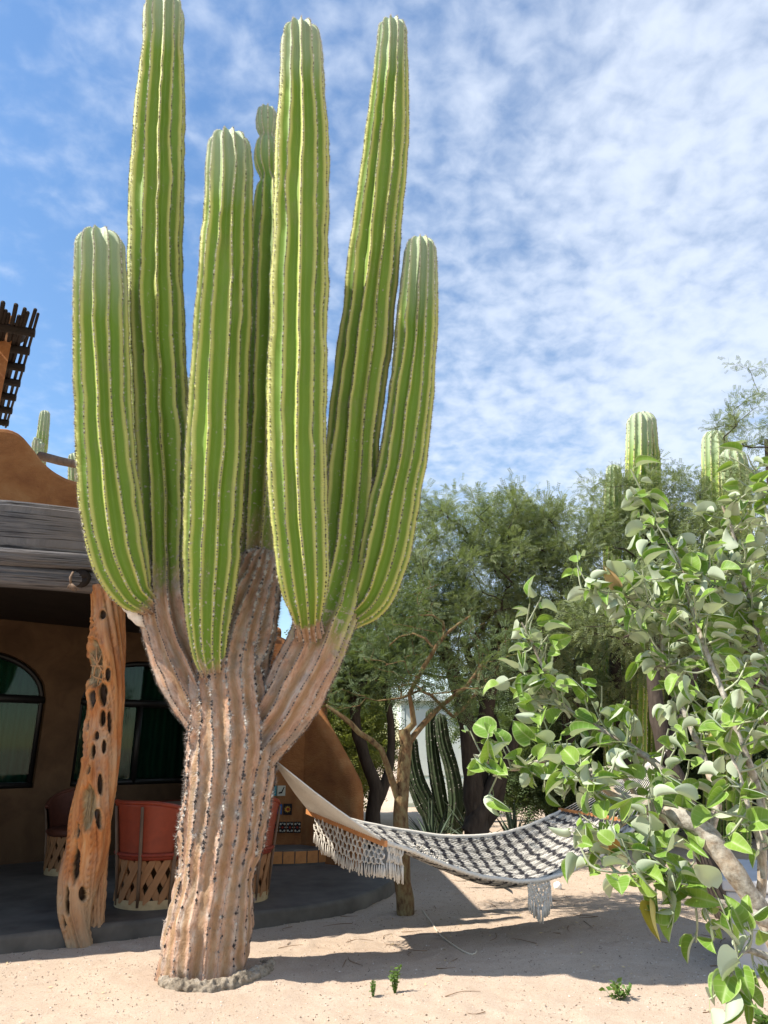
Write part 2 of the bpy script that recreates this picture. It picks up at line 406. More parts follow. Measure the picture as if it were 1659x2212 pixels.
def m_hammock(nt):
    ab = attr(nt, 'ab', 'Vector'); sp = nd(nt, 'ShaderNodeSeparateXYZ', {0: ab}); a, b = sp.outputs[0], sp.outputs[1]
    zig = mth(nt, 'PINGPONG', mth(nt, 'MULTIPLY', b, 11.0), .5)
    n1 = noise(nt, vmul(nt, ab, (10, 30, 1)), 1.0, 3, .6)
    s = mth(nt, 'ADD', mth(nt, 'MULTIPLY', a, 21.0), mth(nt, 'ADD', mth(nt, 'MULTIPLY', zig, .30), mth(nt, 'MULTIPLY', n1, .8)))
    f = mth(nt, 'FRACT', s)
    dark = ramp(nt, f, [(.0, 0), (.10, 1), (.36, 1), (.46, 0)])
    dark = mth(nt, 'MULTIPLY', dark, ramp(nt, noise(nt, vmul(nt, ab, (9, 130, 1)), 1.0, 2), [(.28, .3), (.42, 1)]))
    c = mix(nt, dark, (.56, .525, .465), (.055, .053, .060))
    knot = noise(nt, vmul(nt, ab, (150, 95, 1)), 1.0, 2, .5)
    cw = nd(nt, 'ShaderNodeTexWave', {'Vector': vmul(nt, ab, (3, 30, 1)), 'Scale': 1.0, 'Distortion': 2.5, 'Detail': 2.0}, bands_direction='Y').outputs['Fac']
    c = mix(nt, ramp(nt, mth(nt, 'MULTIPLY', knot, cw), [(.08, .5), (.2, 0)]), c, (.05, .045, .04))
    return pbsdf(nt, c, .95, bump(nt, mth(nt, 'ADD', knot, cw), .9, .02), .1)
material('hammock_cloth', m_hammock)

def leafmat(name, top1, top2, under, trans, rough=.45, spec=.4, vein=False):
    def fn(nt):
        g = nd(nt, 'ShaderNodeNewGeometry'); oi = nd(nt, 'ShaderNodeObjectInfo').outputs['Random']
        rnd = mth(nt, 'FRACT', mth(nt, 'ADD', mth(nt, 'MULTIPLY', oi, 7.3), attr(nt, 'tone')))
        c = mix(nt, rnd, top1, top2)
        if vein:
            l = attr(nt, 'leafuv', 'Vector'); sp = nd(nt, 'ShaderNodeSeparateXYZ', {0: l})
            au = mth(nt, 'ABSOLUTE', sp.outputs[0])
            vv = mth(nt, 'PINGPONG', mth(nt, 'SUBTRACT', mth(nt, 'MULTIPLY', sp.outputs[1], 5.0), mth(nt, 'MULTIPLY', au, 3.2)), .5)
            vm = mth(nt, 'MAXIMUM', ramp(nt, vv, [(0, .45), (.10, 0)]), ramp(nt, au, [(0, .9), (.05, 0)]))
            c = mix(nt, vm, c, (.34, .44, .17))
            c = mix(nt, ramp(nt, noise(nt, objc(nt), 55, 4), [(.6, 0), (.78, .5)]), c, (.26, .30, .06))
            c = mix(nt, ramp(nt, sp.outputs[2], [(.82, 0), (.98, .75)]), c, (.38, .46, .20))
        c = mix(nt, g.outputs['Backfacing'], c, under)
        if trans <= 0: return pbsdf(nt, c, rough, None, spec)
        b = pbsdf(nt, c, rough, None, spec)
        t = nd(nt, 'ShaderNodeBsdfTranslucent', {'Color': mix(nt, .5, c, (.30, .42, .04))}).outputs[0]
        return nd(nt, 'ShaderNodeMixShader', {0: trans, 1: b, 2: t}).outputs[0]
    return material(name, fn)
leafmat('shrub_leaf', (.12, .24, .030), (.23, .36, .060), (.42, .48, .35), .25, .5, .32, True)
leafmat('yellow_leaf', (.40, .31, .05), (.46, .38, .08), (.60, .50, .18), .25, .5, .3)
leafmat('dry_leaf', (.55, .38, .20), (.52, .24, .06), (.60, .46, .28), .2, .7, .2)
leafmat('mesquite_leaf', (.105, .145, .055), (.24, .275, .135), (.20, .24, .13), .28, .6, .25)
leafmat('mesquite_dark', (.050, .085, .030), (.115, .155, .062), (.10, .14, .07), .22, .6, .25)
leafmat('bush_leaf', (.17, .20, .035), (.26, .27, .06), (.22, .24, .08), .3, .6, .25)
leafmat('weed_leaf', (.06, .13, .02), (.12, .20, .035), (.12, .19, .05), .2, .5, .3)
leafmat('agave_leaf', (.045, .07, .04), (.075, .10, .06), (.05, .08, .045), 0, .55, .35)
simple('bark_dark', (.060, .047, .038), .95, .45, 22, .9, .02, .1, (1, 1, .25))
simple('bark_brown', (.23, .145, .085), .9, .45, 18, .9, .015, .1, (1, 1, .35))
def m_peel(nt):
    p = objc(nt); a = noise(nt, vmul(nt, p, (1, 1, .5)), 24, 6, .65); b = noise(nt, p, 7, 4)
    c = ramp(nt, a, [(.32, (.06, .036, .02)), (.45, (.15, .095, .05)), (.6, (.23, .18, .09)), (.75, (.20, .20, .12))])
    c = mix(nt, ramp(nt, b, [(.5, 0), (.7, .7)]), c, (.20, .10, .048))
    return pbsdf(nt, c, .85, bump(nt, a, .9, .015), .15)
material('bark_peel', m_peel)
def m_shrubbark(nt):
    p = objc(nt); a = noise(nt, p, 55, 5, .65); b = noise(nt, p, 14, 4)
    c = ramp(nt, a, [(.3, (.16, .13, .10)), (.5, (.36, .33, .28)), (.7, (.52, .49, .43))])
    c = mix(nt, ramp(nt, b, [(.5, 0), (.7, .6)]), c, (.36, .24, .14))
    return pbsdf(nt, c, .7, bump(nt, a, .6, .006), .25)
material('shrub_bark', m_shrubbark)
simple('shrub_twig', (.34, .37, .25), .7, .25, 40, .4, .003, .3)

# ------------------------------------------------------------------ ground: one sheet, dense near the patio, reaching the horizon
def build_ground():
    def axis(lo, hi, d, far):
        core = np.arange(lo, hi + 1e-6, d); g = []; s = d; x = hi
        while x < far: s *= 1.35; x += s; g.append(x)
        h = []; s = d; x = lo
        while x > -far: s *= 1.35; x -= s; h.append(x)
        return np.concatenate([h[::-1], core, g])
    xs = axis(-4.2, 4.6, .035, 900); ys = axis(3.6, 11, .035, 900)
    X, Y = np.meshgrid(xs, ys, indexing='ij'); P = np.stack([X, Y, X * 0], -1)
    near = np.clip(1.5 - np.hypot(X, Y - 6) / 14, 0, 1)
    Z = near * (.026 * fbm(P * .9, 3, 3) + .009 * fbm(P * 3.1, 3, 5) + .008 * fbm(P * 13, 2, 9))
    # old footprints: shallow oval dimples with a pushed-up rim
    r = np.random.default_rng(5)
    for _ in range(150):
        cx, cy, an = r.uniform(-3.6, 4), r.uniform(4.0, 7.6), r.uniform(0, 3.14)
        dx, dy = X - cx, Y - cy; a = dx * math.cos(an) + dy * math.sin(an); b = -dx * math.sin(an) + dy * math.cos(an)
        q = np.sqrt((a / .14) ** 2 + (b / .06) ** 2)
        Z += r.uniform(.3, 1) * (-.009 * np.exp(-q ** 2 * 1.1) + .005 * np.exp(-((q - 1.5) / .35) ** 2))
    d = np.hypot(X + 1.28, Y - 5.66); Z += .035 * np.exp(-((d - .5) / .25) ** 2)
    # the bank behind the hammock falls and rises gently
    v = np.stack([X, Y, Z], -1).reshape(-1, 3)
    me = mesh_np('ground', v, [grid_faces(len(xs), len(ys))], 'sand')
    g = obj('ground', me); tag(g, kind='structure'); g['label'] = 'pale pinkish sand yard with scuffed footprints'
    # loose grit
    n = 36000
    gx = r.uniform(-4, 4.4, n); gy = 3.8 + 7.0 * r.uniform(0, 1, n) ** 1.3
    ix = np.clip(np.searchsorted(xs, gx), 1, len(xs) - 1); iy = np.clip(np.searchsorted(ys, gy), 1, len(ys) - 1)
    org = np.stack([gx, gy, Z[ix, iy]], -1)
    tv = np.array([(1,0,0),(0,1,0),(-1,0,0),(0,-1,0),(0,0,.75),(0,0,-.4)]); tf = [np.array([(0,1,4),(1,2,4),(2,3,4),(3,0,4),(1,0,5),(2,1,5),(3,2,5),(0,3,5)])]
    s = .0026 + .0055 * r.uniform(0, 1, n) ** 3; sc = s[:, None] * r.uniform(.7, 1.3, (n, 3))
    nr = np.tile((0, 0, 1.), (n, 1)) + r.normal(0, .25, (n, 3))
    vv, ff = batch(tv, tf, org, frames_from(nr), sc)
    o = obj('gravel', mesh_np('gravel', vv, ff, 'pebble', {'tone': np.repeat(r.uniform(0, 1, n), 6)}, False))
    tag(o, 'loose pale grit strewn over the sand yard', 'gravel', kind='stuff')
    return xs, ys, Z
GX, GY, GZ = build_ground()
def gz(x, y):
    return float(GZ[min(len(GX) - 1, np.searchsorted(GX, x)), min(len(GY) - 1, np.searchsorted(GY, y))])

# ------------------------------------------------------------------ ribbed cactus bodies
def ribbed(P, N=12, depth=.2, step=.035, spr=10, wig=.045, seed=0, bark=None, dome=1.15, lump=0.0, waist=.02, phase=0.0):
    """P rows: x y z radius [bark]. Returns mesh data and areole seats."""
    S, s = spline(P, step=step); L = s[-1]; pts = S[:, :3]; rad = np.maximum(S[:, 3], .012); m = len(pts)
    bk = S[:, 4] if S.shape[1] > 4 else np.zeros(m)
    T, A, B = frames(pts)
    if dome:
        Rt = rad[-1]; hd = Rt * dome; k = np.clip((s - (L - hd)) / hd, 0, 1); rad = rad * np.sqrt(np.clip(1 - k ** 2.4, .0004, 1))
    tip = L - s
    rad = rad * (1 + waist * vnoise(np.stack([s * 2.3, s * 0 + seed, s * 0], -1), 3) + waist * .5 * vnoise(np.stack([s * 7, s * 0 + seed, s * 0], -1), 4))
    dp = np.interp(np.arange(m) / (m - 1), np.linspace(0, 1, len(depth)), depth) if isinstance(depth, (list, tuple)) else np.full(m, depth)
    n = N * spr; j = np.arange(n); th0 = 2 * np.pi * j / n
    ribi = np.round(th0 / (2 * np.pi / N)).astype(int) % N
    wob = wig * (vnoise(np.stack([np.repeat(s[:, None] * 1.5, N, 1), np.tile(np.arange(N) * 5.3, (m, 1)), np.full((m, N), seed)], -1), 8)
                 + .5 * vnoise(np.stack([np.repeat(s[:, None] * 5.5, N, 1), np.tile(np.arange(N) * 3.7, (m, 1)), np.full((m, N), seed)], -1), 9)) * 6.0 / N * 2
    fr = th0 / (2 * np.pi / N); i0 = np.floor(fr).astype(int) % N; i1 = (i0 + 1) % N; w = fr - np.floor(fr)
    th = th0[None] + wob[:, i0] * (1 - w) + wob[:, i1] * w + phase
    c = np.abs(np.sin(N * th0 / 2)); c = c ** .92
    crest = 1 + .02 * vnoise(np.stack([np.repeat(s[:, None] * 9, n, 1), np.tile(ribi * 4.1, (m, 1)), np.full((m, n), seed + .5)], -1), 2) * (1 - c)[None]
    r = rad[:, None] * (1 - dp[:, None] * c[None]) * crest
    V = pts[:, None] + r[..., None] * (np.cos(th)[..., None] * A[:, None] + np.sin(th)[..., None] * B[:, None])
    if lump:
        nr = (V - pts[:, None]); nr /= np.linalg.norm(nr, axis=2)[..., None] + 1e-9
        V = V + nr * (lump * (bk[:, None] * fbm(V * 3.3, 4, seed + 1) + .45 * bk[:, None] * fbm(V * np.array((14, 14, 5.)), 3, seed + 2) + .16 * bk[:, None] * fbm(V * np.array((45, 45, 28.)), 3, seed + 5)))[..., None]
    if lump > .05:      # slumped folds at the foot
        fold = np.clip(1 - s / .75, 0, 1)[:, None] * np.abs(vnoise(np.stack([th * .8, np.repeat(s[:, None] * 9, n, 1) + .8 * np.sin(th * 1.5), th * 0], -1), 31)) ** .7
        V = V + nr * (.035 * (fold - .25 * np.clip(1 - s / .75, 0, 1)[:, None]))[..., None]
    skin = np.stack([th * .25 + seed * 3.1, np.repeat(s[:, None], n, 1), np.full((m, n), seed * 1.7)], -1)
    at_ = {'rib': np.tile(c, (m, 1)).ravel(), 'tip': np.repeat(tip, n), 'bark': np.repeat(bk, n), 'skin': skin.reshape(-1, 3)}
    V2 = V.reshape(-1, 3); faces = [grid_faces(m, n, True)]
    apex = pts[-1] + T[-1] * .002
    V2 = np.vstack([V2, apex]); k = (m - 1) * n
    faces.append(np.stack([k + j, k + (j + 1) % n, np.full(n, m * n)], -1))
    for q in at_: at_[q] = np.concatenate([at_[q], at_[q][-1:]])
    # seats for areoles along each crest
    seats, nrm, along, tp, bb = [], [], [], [], []
    for k_ in range(N):
        q = np.arange(.01 + .02 * ((k_ * 37) % 10) / 10, L - .012, .0215); q = q + rng.normal(0, .0025, len(q)); q = np.clip(q, 0, L - .004)
        col = V[:, k_ * spr]; pos = np.stack([np.interp(q, s, col[:, a]) for a in range(3)], -1)
        ax = np.stack([np.interp(q, s, pts[:, a]) for a in range(3)], -1); tt = np.stack([np.interp(q, s, T[:, a]) for a in range(3)], -1)
        seats.append(pos); nrm.append(pos - ax); along.append(tt); tp.append(L - q); bb.append(np.interp(q, s, bk))
    return V2, faces, at_, (np.concatenate(seats), np.concatenate(nrm), np.concatenate(along), np.concatenate(tp), np.concatenate(bb))
def areole_mesh(name, seats, size=.0086, spine=.022, keep=1.0, dark=.0, jit=0.0):
    pos, nrm, tan, tp, bb = seats
    if keep < 1:
        k = rng.uniform(0, 1, len(pos)) < keep; pos, nrm, tan, tp, bb = pos[k], nrm[k], tan[k], tp[k], bb[k]
    if jit:      # worn off near the ground
        k = (pos[:, 2] > .75) | (rng.uniform(0, 1, len(pos)) < .42); pos, nrm, tan, tp, bb = pos[k], nrm[k], tan[k], tp[k], bb[k]
    n = len(pos); nrm = nrm / (np.linalg.norm(nrm, axis=1)[:, None] + 1e-9)
    if jit:
        old = np.clip(bb, 0, 1)[:, None]; side = np.cross(nrm, tan); more = rng.uniform(0, 1, n) < .4 * bb
        pos = np.vstack([pos + side * rng.normal(0, .3 * jit, (n, 1)) * old, (pos + side * rng.normal(0, jit, (n, 1)) + tan * rng.normal(0, .01, (n, 1)))[more]])
        nrm = np.vstack([nrm, nrm[more]]); tan = np.vstack([tan, tan[more]]); tp = np.append(tp, tp[more]); bb = np.append(bb, bb[more]); n = len(pos)
    F = frames_from(nrm, tan)
    tv = [(1.0,0,0),(0,.75,0),(-1.0,0,0),(0,-.75,0),(0,0,.8)]; f3 = [(0,1,4),(1,2,4),(2,3,4),(3,0,4)]
    k = spine / size
    for q in range(6):
        a = q * 1.05 + .3; d = np.array((math.cos(a) * .8, math.sin(a) * .8, .55 + .35 * (q % 2))) * k * (.7 + .3 * ((q * 7) % 3) / 2)
        e = np.array((-math.sin(a), math.cos(a), 0)) * .13; b = len(tv)
        tv += [tuple(e), tuple(-e), tuple(d), ]; f3 += [(b, b + 1, b + 2)]
    sc = size * rng.uniform(.6, 1.3, n) * (1 + bb * rng.normal(0, .25, n) if jit else 1)
    if jit: sc = sc * np.clip(.55 + pos[:, 2] * .5, .55, 1)
    v, f = batch(tv, [np.array(f3)], pos - nrm * .002, F, sc)
    young = np.clip(1.0 - tp / 2.6, 0, 1)
    tone = np.clip(.30 + .5 * young + rng.normal(0, .20, n) - bb * .12 - dark, 0, 1)
    tone = np.where(rng.uniform(0, 1, n) < .14, .85, tone)
    tt = np.repeat(tone, len(tv)).reshape(n, -1); tt[:, 5:] = np.clip(tt[:, 5:] * .4 + .5, 0, 1)
    return mesh_np(name, v, f, 'areole', {'tone': tt.ravel()}, False)
def stem_rows(rows):
    """rows: sighted x, y, width, distance[, bark] -> world x y z radius bark"""
    out = []
    for r_ in rows:
        px, py, w, Y = r_[:4]; p = at(px, py, Y)
        out.append((*p, .5 * w / FPX * dep(px, py, Y), r_[4] if len(r_) > 4 else 0))
    return np.array(out)

def build_cardon():
    base = on(443, 2118); base[1] = 5.66
    root = thing('cardon_cactus', 'giant many-armed cactus with brown corky trunk in the sand, hammock tied to it', 'cactus', tuple(base))
    def part(name, rows, N, depth, seed, label=None, **kw):
        ar = kw.pop('ar', {})
        v, f, a, seats = ribbed(stem_rows(rows), N=N, depth=depth, seed=seed, **kw)
        o = wpart(name, mesh_np(name, v, f, 'cactus_skin', a), root)
        if label: o['label'] = label
        s = obj('spine_clusters', areole_mesh('spine_clusters', seats, **ar), o); s['kind'] = 'stuff'
        return o
    T = 5.66
    trunk = part('trunk', [(440, 2175, 186, T, 1), (442, 2110, 180, T, 1), (447, 2050, 178, T, 1), (456, 1960, 175, T, 1), (466, 1890, 176, T, 1), (480, 1800, 180, T, 1),
                   (492, 1700, 186, T, 1), (500, 1600, 190, T, 1), (496, 1530, 186, T, 1), (492, 1470, 178, T + .03, 1), (508, 1390, 160, T + .1, 1), (538, 1300, 134, T + .16, 1), (560, 1235, 112, T + .18, 1), (573, 1186, 84, T + .2, 1)],
                 18, [.02, .03, .045, .065, .08, .10, .12, .14, .16, .18, .2], 1, 'brown corky ribbed trunk with a blunt broken-off top', lump=.051, wig=.05, step=.024, spr=12, ar=dict(size=.0128, spine=.030, dark=.03, jit=.009))
    arms = [
      ('arm', [(520, 1450, 90, T + .15, .9), (535, 1380, 100, T + .22, .7), (548, 1280, 104, T + .28, .45), (560, 1150, 106, T + .32, .3), (570, 1000, 106, T + .33, .22), (576, 800, 104, T + .33, .16), (582, 600, 98, T + .33, .12), (587, 470, 86, T + .33, .1), (586, 415, 68, T + .33, .1),
                   (581, 386, 36, T + .33, .1), (578, 360, 52, T + .33, 0), (577, 335, 56, T + .33, 0), (577, 312, 48, T + .33, 0), (577, 298, 30, T + .33, 0), (576, 280, 44, T + .33, 0), (576, 255, 46, T + .33, 0), (577, 232, 38, T + .33, 0)], 10, .24, 8, 'thin rear arm pinched into beads at its tip'),
      ('arm', [(330, 1316, 40, 5.60, .8), (312, 1300, 62, 5.52, .4), (288, 1278, 88, 5.46, .1), (262, 1215, 120, 5.40, .05), (244, 1120, 131, 5.37), (230, 1000, 128, 5.35), (222, 850, 120, 5.35), (218, 700, 115, 5.35), (217, 590, 107, 5.35), (215, 500, 96, 5.35)], 12, .27, 2, 'shortest green arm at the far left, bulging at its foot'),
      ('arm', [(470, 1590, 80, T, 1), (440, 1525, 118, T, 1), (410, 1462, 134, T, 1), (380, 1390, 132, 5.68, .85), (362, 1310, 124, 5.72, .55), (358, 1230, 120, 5.76, .30), (356, 1100, 122, 5.78, .2), (352, 980, 124, 5.80, .2), (343, 830, 122, 5.80, .15), (336, 640, 120, 5.80, .12), (336, 500, 117, 5.80, .1), (343, 300, 108, 5.80, .05), (352, 100, 88, 5.80), (355, -6, 78, 5.80)], 12, .27, 3, 'tallest arm at the left, brown at its foot, top cut by the picture edge'),
      ('arm', [(466, 1478, 40, 5.52, .9), (458, 1448, 52, 5.44, .5), (452, 1405, 74, 5.40, .22), (452, 1320, 102, 5.37, .2), (458, 1210, 122, 5.35, .15), (466, 1000, 128, 5.35, .08), (476, 800, 127, 5.35), (487, 600, 119, 5.35), (495, 420, 104, 5.35), (496, 290, 88, 5.35)], 12, .27, 4, 'front green arm rising over the fork of the trunk'),
      ('arm', [(668, 1372, 60, 5.50, 1), (664, 1342, 60, 5.38, .6), (662, 1318, 72, 5.26, .15), (658, 1270, 100, 5.18, .05), (651, 1180, 119, 5.14), (643, 1050, 125, 5.12), (641, 900, 129, 5.12), (645, 700, 126, 5.12), (650, 500, 121, 5.12), (653, 300, 112, 5.12), (652, 130, 92, 5.12), (650, 55, 84, 5.12)], 12, .27, 5, 'broad green arm at the front centre on a short brown neck'),
      ('arm', [(520, 1680, 70, T, 1), (560, 1610, 110, T, 1), (612, 1535, 132, T, .9), (655, 1455, 138, 5.68, .62), (692, 1375, 140, 5.72, .42), (722, 1290, 132, 5.78, .25), (740, 1200, 128, 5.82, .2), (750, 1100, 126, 5.85, .14), (768, 900, 122, 5.86, .12), (793, 700, 118, 5.86, .12), (813, 500, 108, 5.86, .1), (835, 300, 94, 5.86, .06), (846, 110, 72, 5.86), (848, 48, 66, 5.86)], 12, .27, 6, 'tall arm leaning right with brown streaks at its foot'),
      ('arm', [(735, 1345, 40, 5.80, .5), (765, 1328, 60, 5.80, .2), (800, 1290, 92, 5.78, .08), (828, 1205, 112, 5.76, .05), (848, 1100, 112, 5.75), (870, 990, 106, 5.75), (888, 850, 97, 5.75), (899, 720, 90, 5.75), (906, 600, 79, 5.75), (909, 515, 66, 5.75)], 12, .28, 7, 'short green arm curving out at the far right'),
    ]
    for i, (nm, rows, N, d, sd, lab) in enumerate(arms):
        part(nm, rows, N, d, sd, lab, lump=.03, phase=.17 * i, wig=.075, spr=12, waist=.04)
    # corky collar where the trunk meets the sand
    q = np.linspace(R(215), R(400), 170); m = 40
    ring = []
    bx, by = base[0], base[1]
    for a in q:
        rr = .36 + .03 * math.sin(a * 3)
        ring.append((bx + .02 + rr * math.cos(a) * 1.05, by + rr * math.sin(a), .03))
    S = np.array(ring); Tt, A, B = frames(S); ph = np.linspace(0, 2 * np.pi, m, endpoint=False)
    env = np.sin(np.linspace(.12, np.pi - .05, len(q))) ** .5
    V = S[:, None] + (.058 * env)[:, None, None] * (np.cos(ph)[None, :, None] * A[:, None] + 1.0 * np.sin(ph)[None, :, None] * B[:, None])
    V[..., 2] = .030 + (V[..., 2] - .03) * 1.15
    nr = V - S[:, None]; nr /= np.linalg.norm(nr, axis=2)[..., None] + 1e-9
    V = V + nr * (.030 * fbm(V * 8, 3, 5) + .028 * fbm(V * 40, 4, 15))[..., None]
    wpart('root_collar', mesh_np('root_collar', V.reshape(-1, 3), [grid_faces(len(q), m, True)], 'cork'), root)['label'] = 'grey crumbling corky collar at the foot'
    # bleached scar on the left limb
    pts = np.array([at(252, 1270, 5.60), at(268, 1294, 5.58), at(290, 1318, 5.58), at(318, 1354, 5.6)])
    S, s = spline(pts, n=26); Tt, A, B = frames(S); ph = np.linspace(0, 2 * np.pi, 18, endpoint=False)
    rad = .072 * np.sin(np.linspace(.25, np.pi - .1, 26)) ** .6 * (1 + .3 * vnoise(S * 22, 2))
    V = S[:, None] + rad[:, None, None] * (np.cos(ph)[None, :, None] * A[:, None] + np.sin(ph)[None, :, None] * B[:, None])
    V = V + (.02 * fbm(V * 20, 3, 6))[..., None] * np.array((-.6, -.6, .3))
    wpart('scar', mesh_np('scar', V.reshape(-1, 3), [grid_faces(26, 18, True)], 'pale_scar'), root)['label'] = 'bleached white callus on the left limb'
build_cardon()

# ------------------------------------------------------------------ the patio and the stucco house
BD = np.array((.944, .330, 0)); BN = np.array((.330, -.944, 0))       # along the porch beam, and outwards from it
B0 = np.array((-2.5, 6.55, 0))
WD = np.array((.764, .645, 0)); WN = np.array((.645, -.764, 0))       # along the house wall, and outwards
W0 = np.array((-4.74, 9.70, 0))
PATIO_Z = .13
def build_patio():
    edge = [(-7.5, 3.9), (-5.0, 5.15), (-3.6, 5.82), (-2.93, 6.2), (-1.88, 6.82), (-1.16, 7.05), (-.53, 7.44), (-.13, 7.97), (.12, 8.75), (.05, 9.6), (-.3, 10.5)]
    S, _ = spline(np.array([(x, y, 0) for x, y in edge]), n=90)
    n = len(S); nrm = np.stack([-np.gradient(S[:, 1]), np.gradient(S[:, 0])], -1); nrm /= np.linalg.norm(nrm, axis=1)[:, None]   # points inwards
    prof = [(-.005, -.25), (.0, .0), (.004, PATIO_Z - .035), (.012, PATIO_Z - .012), (.035, PATIO_Z)]
    V = []
    for d, z in prof:
        q = S.copy(); q[:, :2] += nrm * d; q[:, 2] = z; V.append(q)
    V = np.array(V); V[..., 2] += np.where(V[..., 2] > 0, 1, 0) * .006 * fbm(V * 4, 3, 3); V[..., :2] += .008 * fbm(V * 5, 3, 8)[..., None]
    v = V.reshape(-1, 3); f = grid_faces(len(prof), n)[:, ::-1]
    # floor: inner grid towards the house
    inner = []
    m = 26
    for k in range(1, m):
        t = k / (m - 1); q = V[-1] * (1 - t) + (np.stack([np.linspace(-9, -.9, n), np.linspace(6.5, 12.6, n), np.full(n, PATIO_Z)], -1)) * t
        q[:, 2] = PATIO_Z + .004 * fbm(q * 1.5, 3, 2) * (1 - t); inner.append(q)
    vi = np.concatenate([V[-1]] + inner); fi = grid_faces(m, n)[:, ::-1] + len(v)
    o = obj('patio', mesh_np('patio', np.vstack([v, vi]), [f, fi], 'concrete_dark')); tag(o, kind='structure'); o['label'] = 'dark concrete patio slab with a rounded corner'
build_patio()

def wall_pt(s, z, out=0.0): return W0 + WD * s + WN * out + np.array((0, 0, z))
def wall_s(px, py):
    """where the sight line through (px, py) meets the house wall"""
    x, y, z = ray(px, py); t = W0.dot(WN) / (x * WN[0] + y * WN[1]); p = np.array((x * t, y * t, EYE + z * t))
    return float((p - W0).dot(WD)), float(p[2])

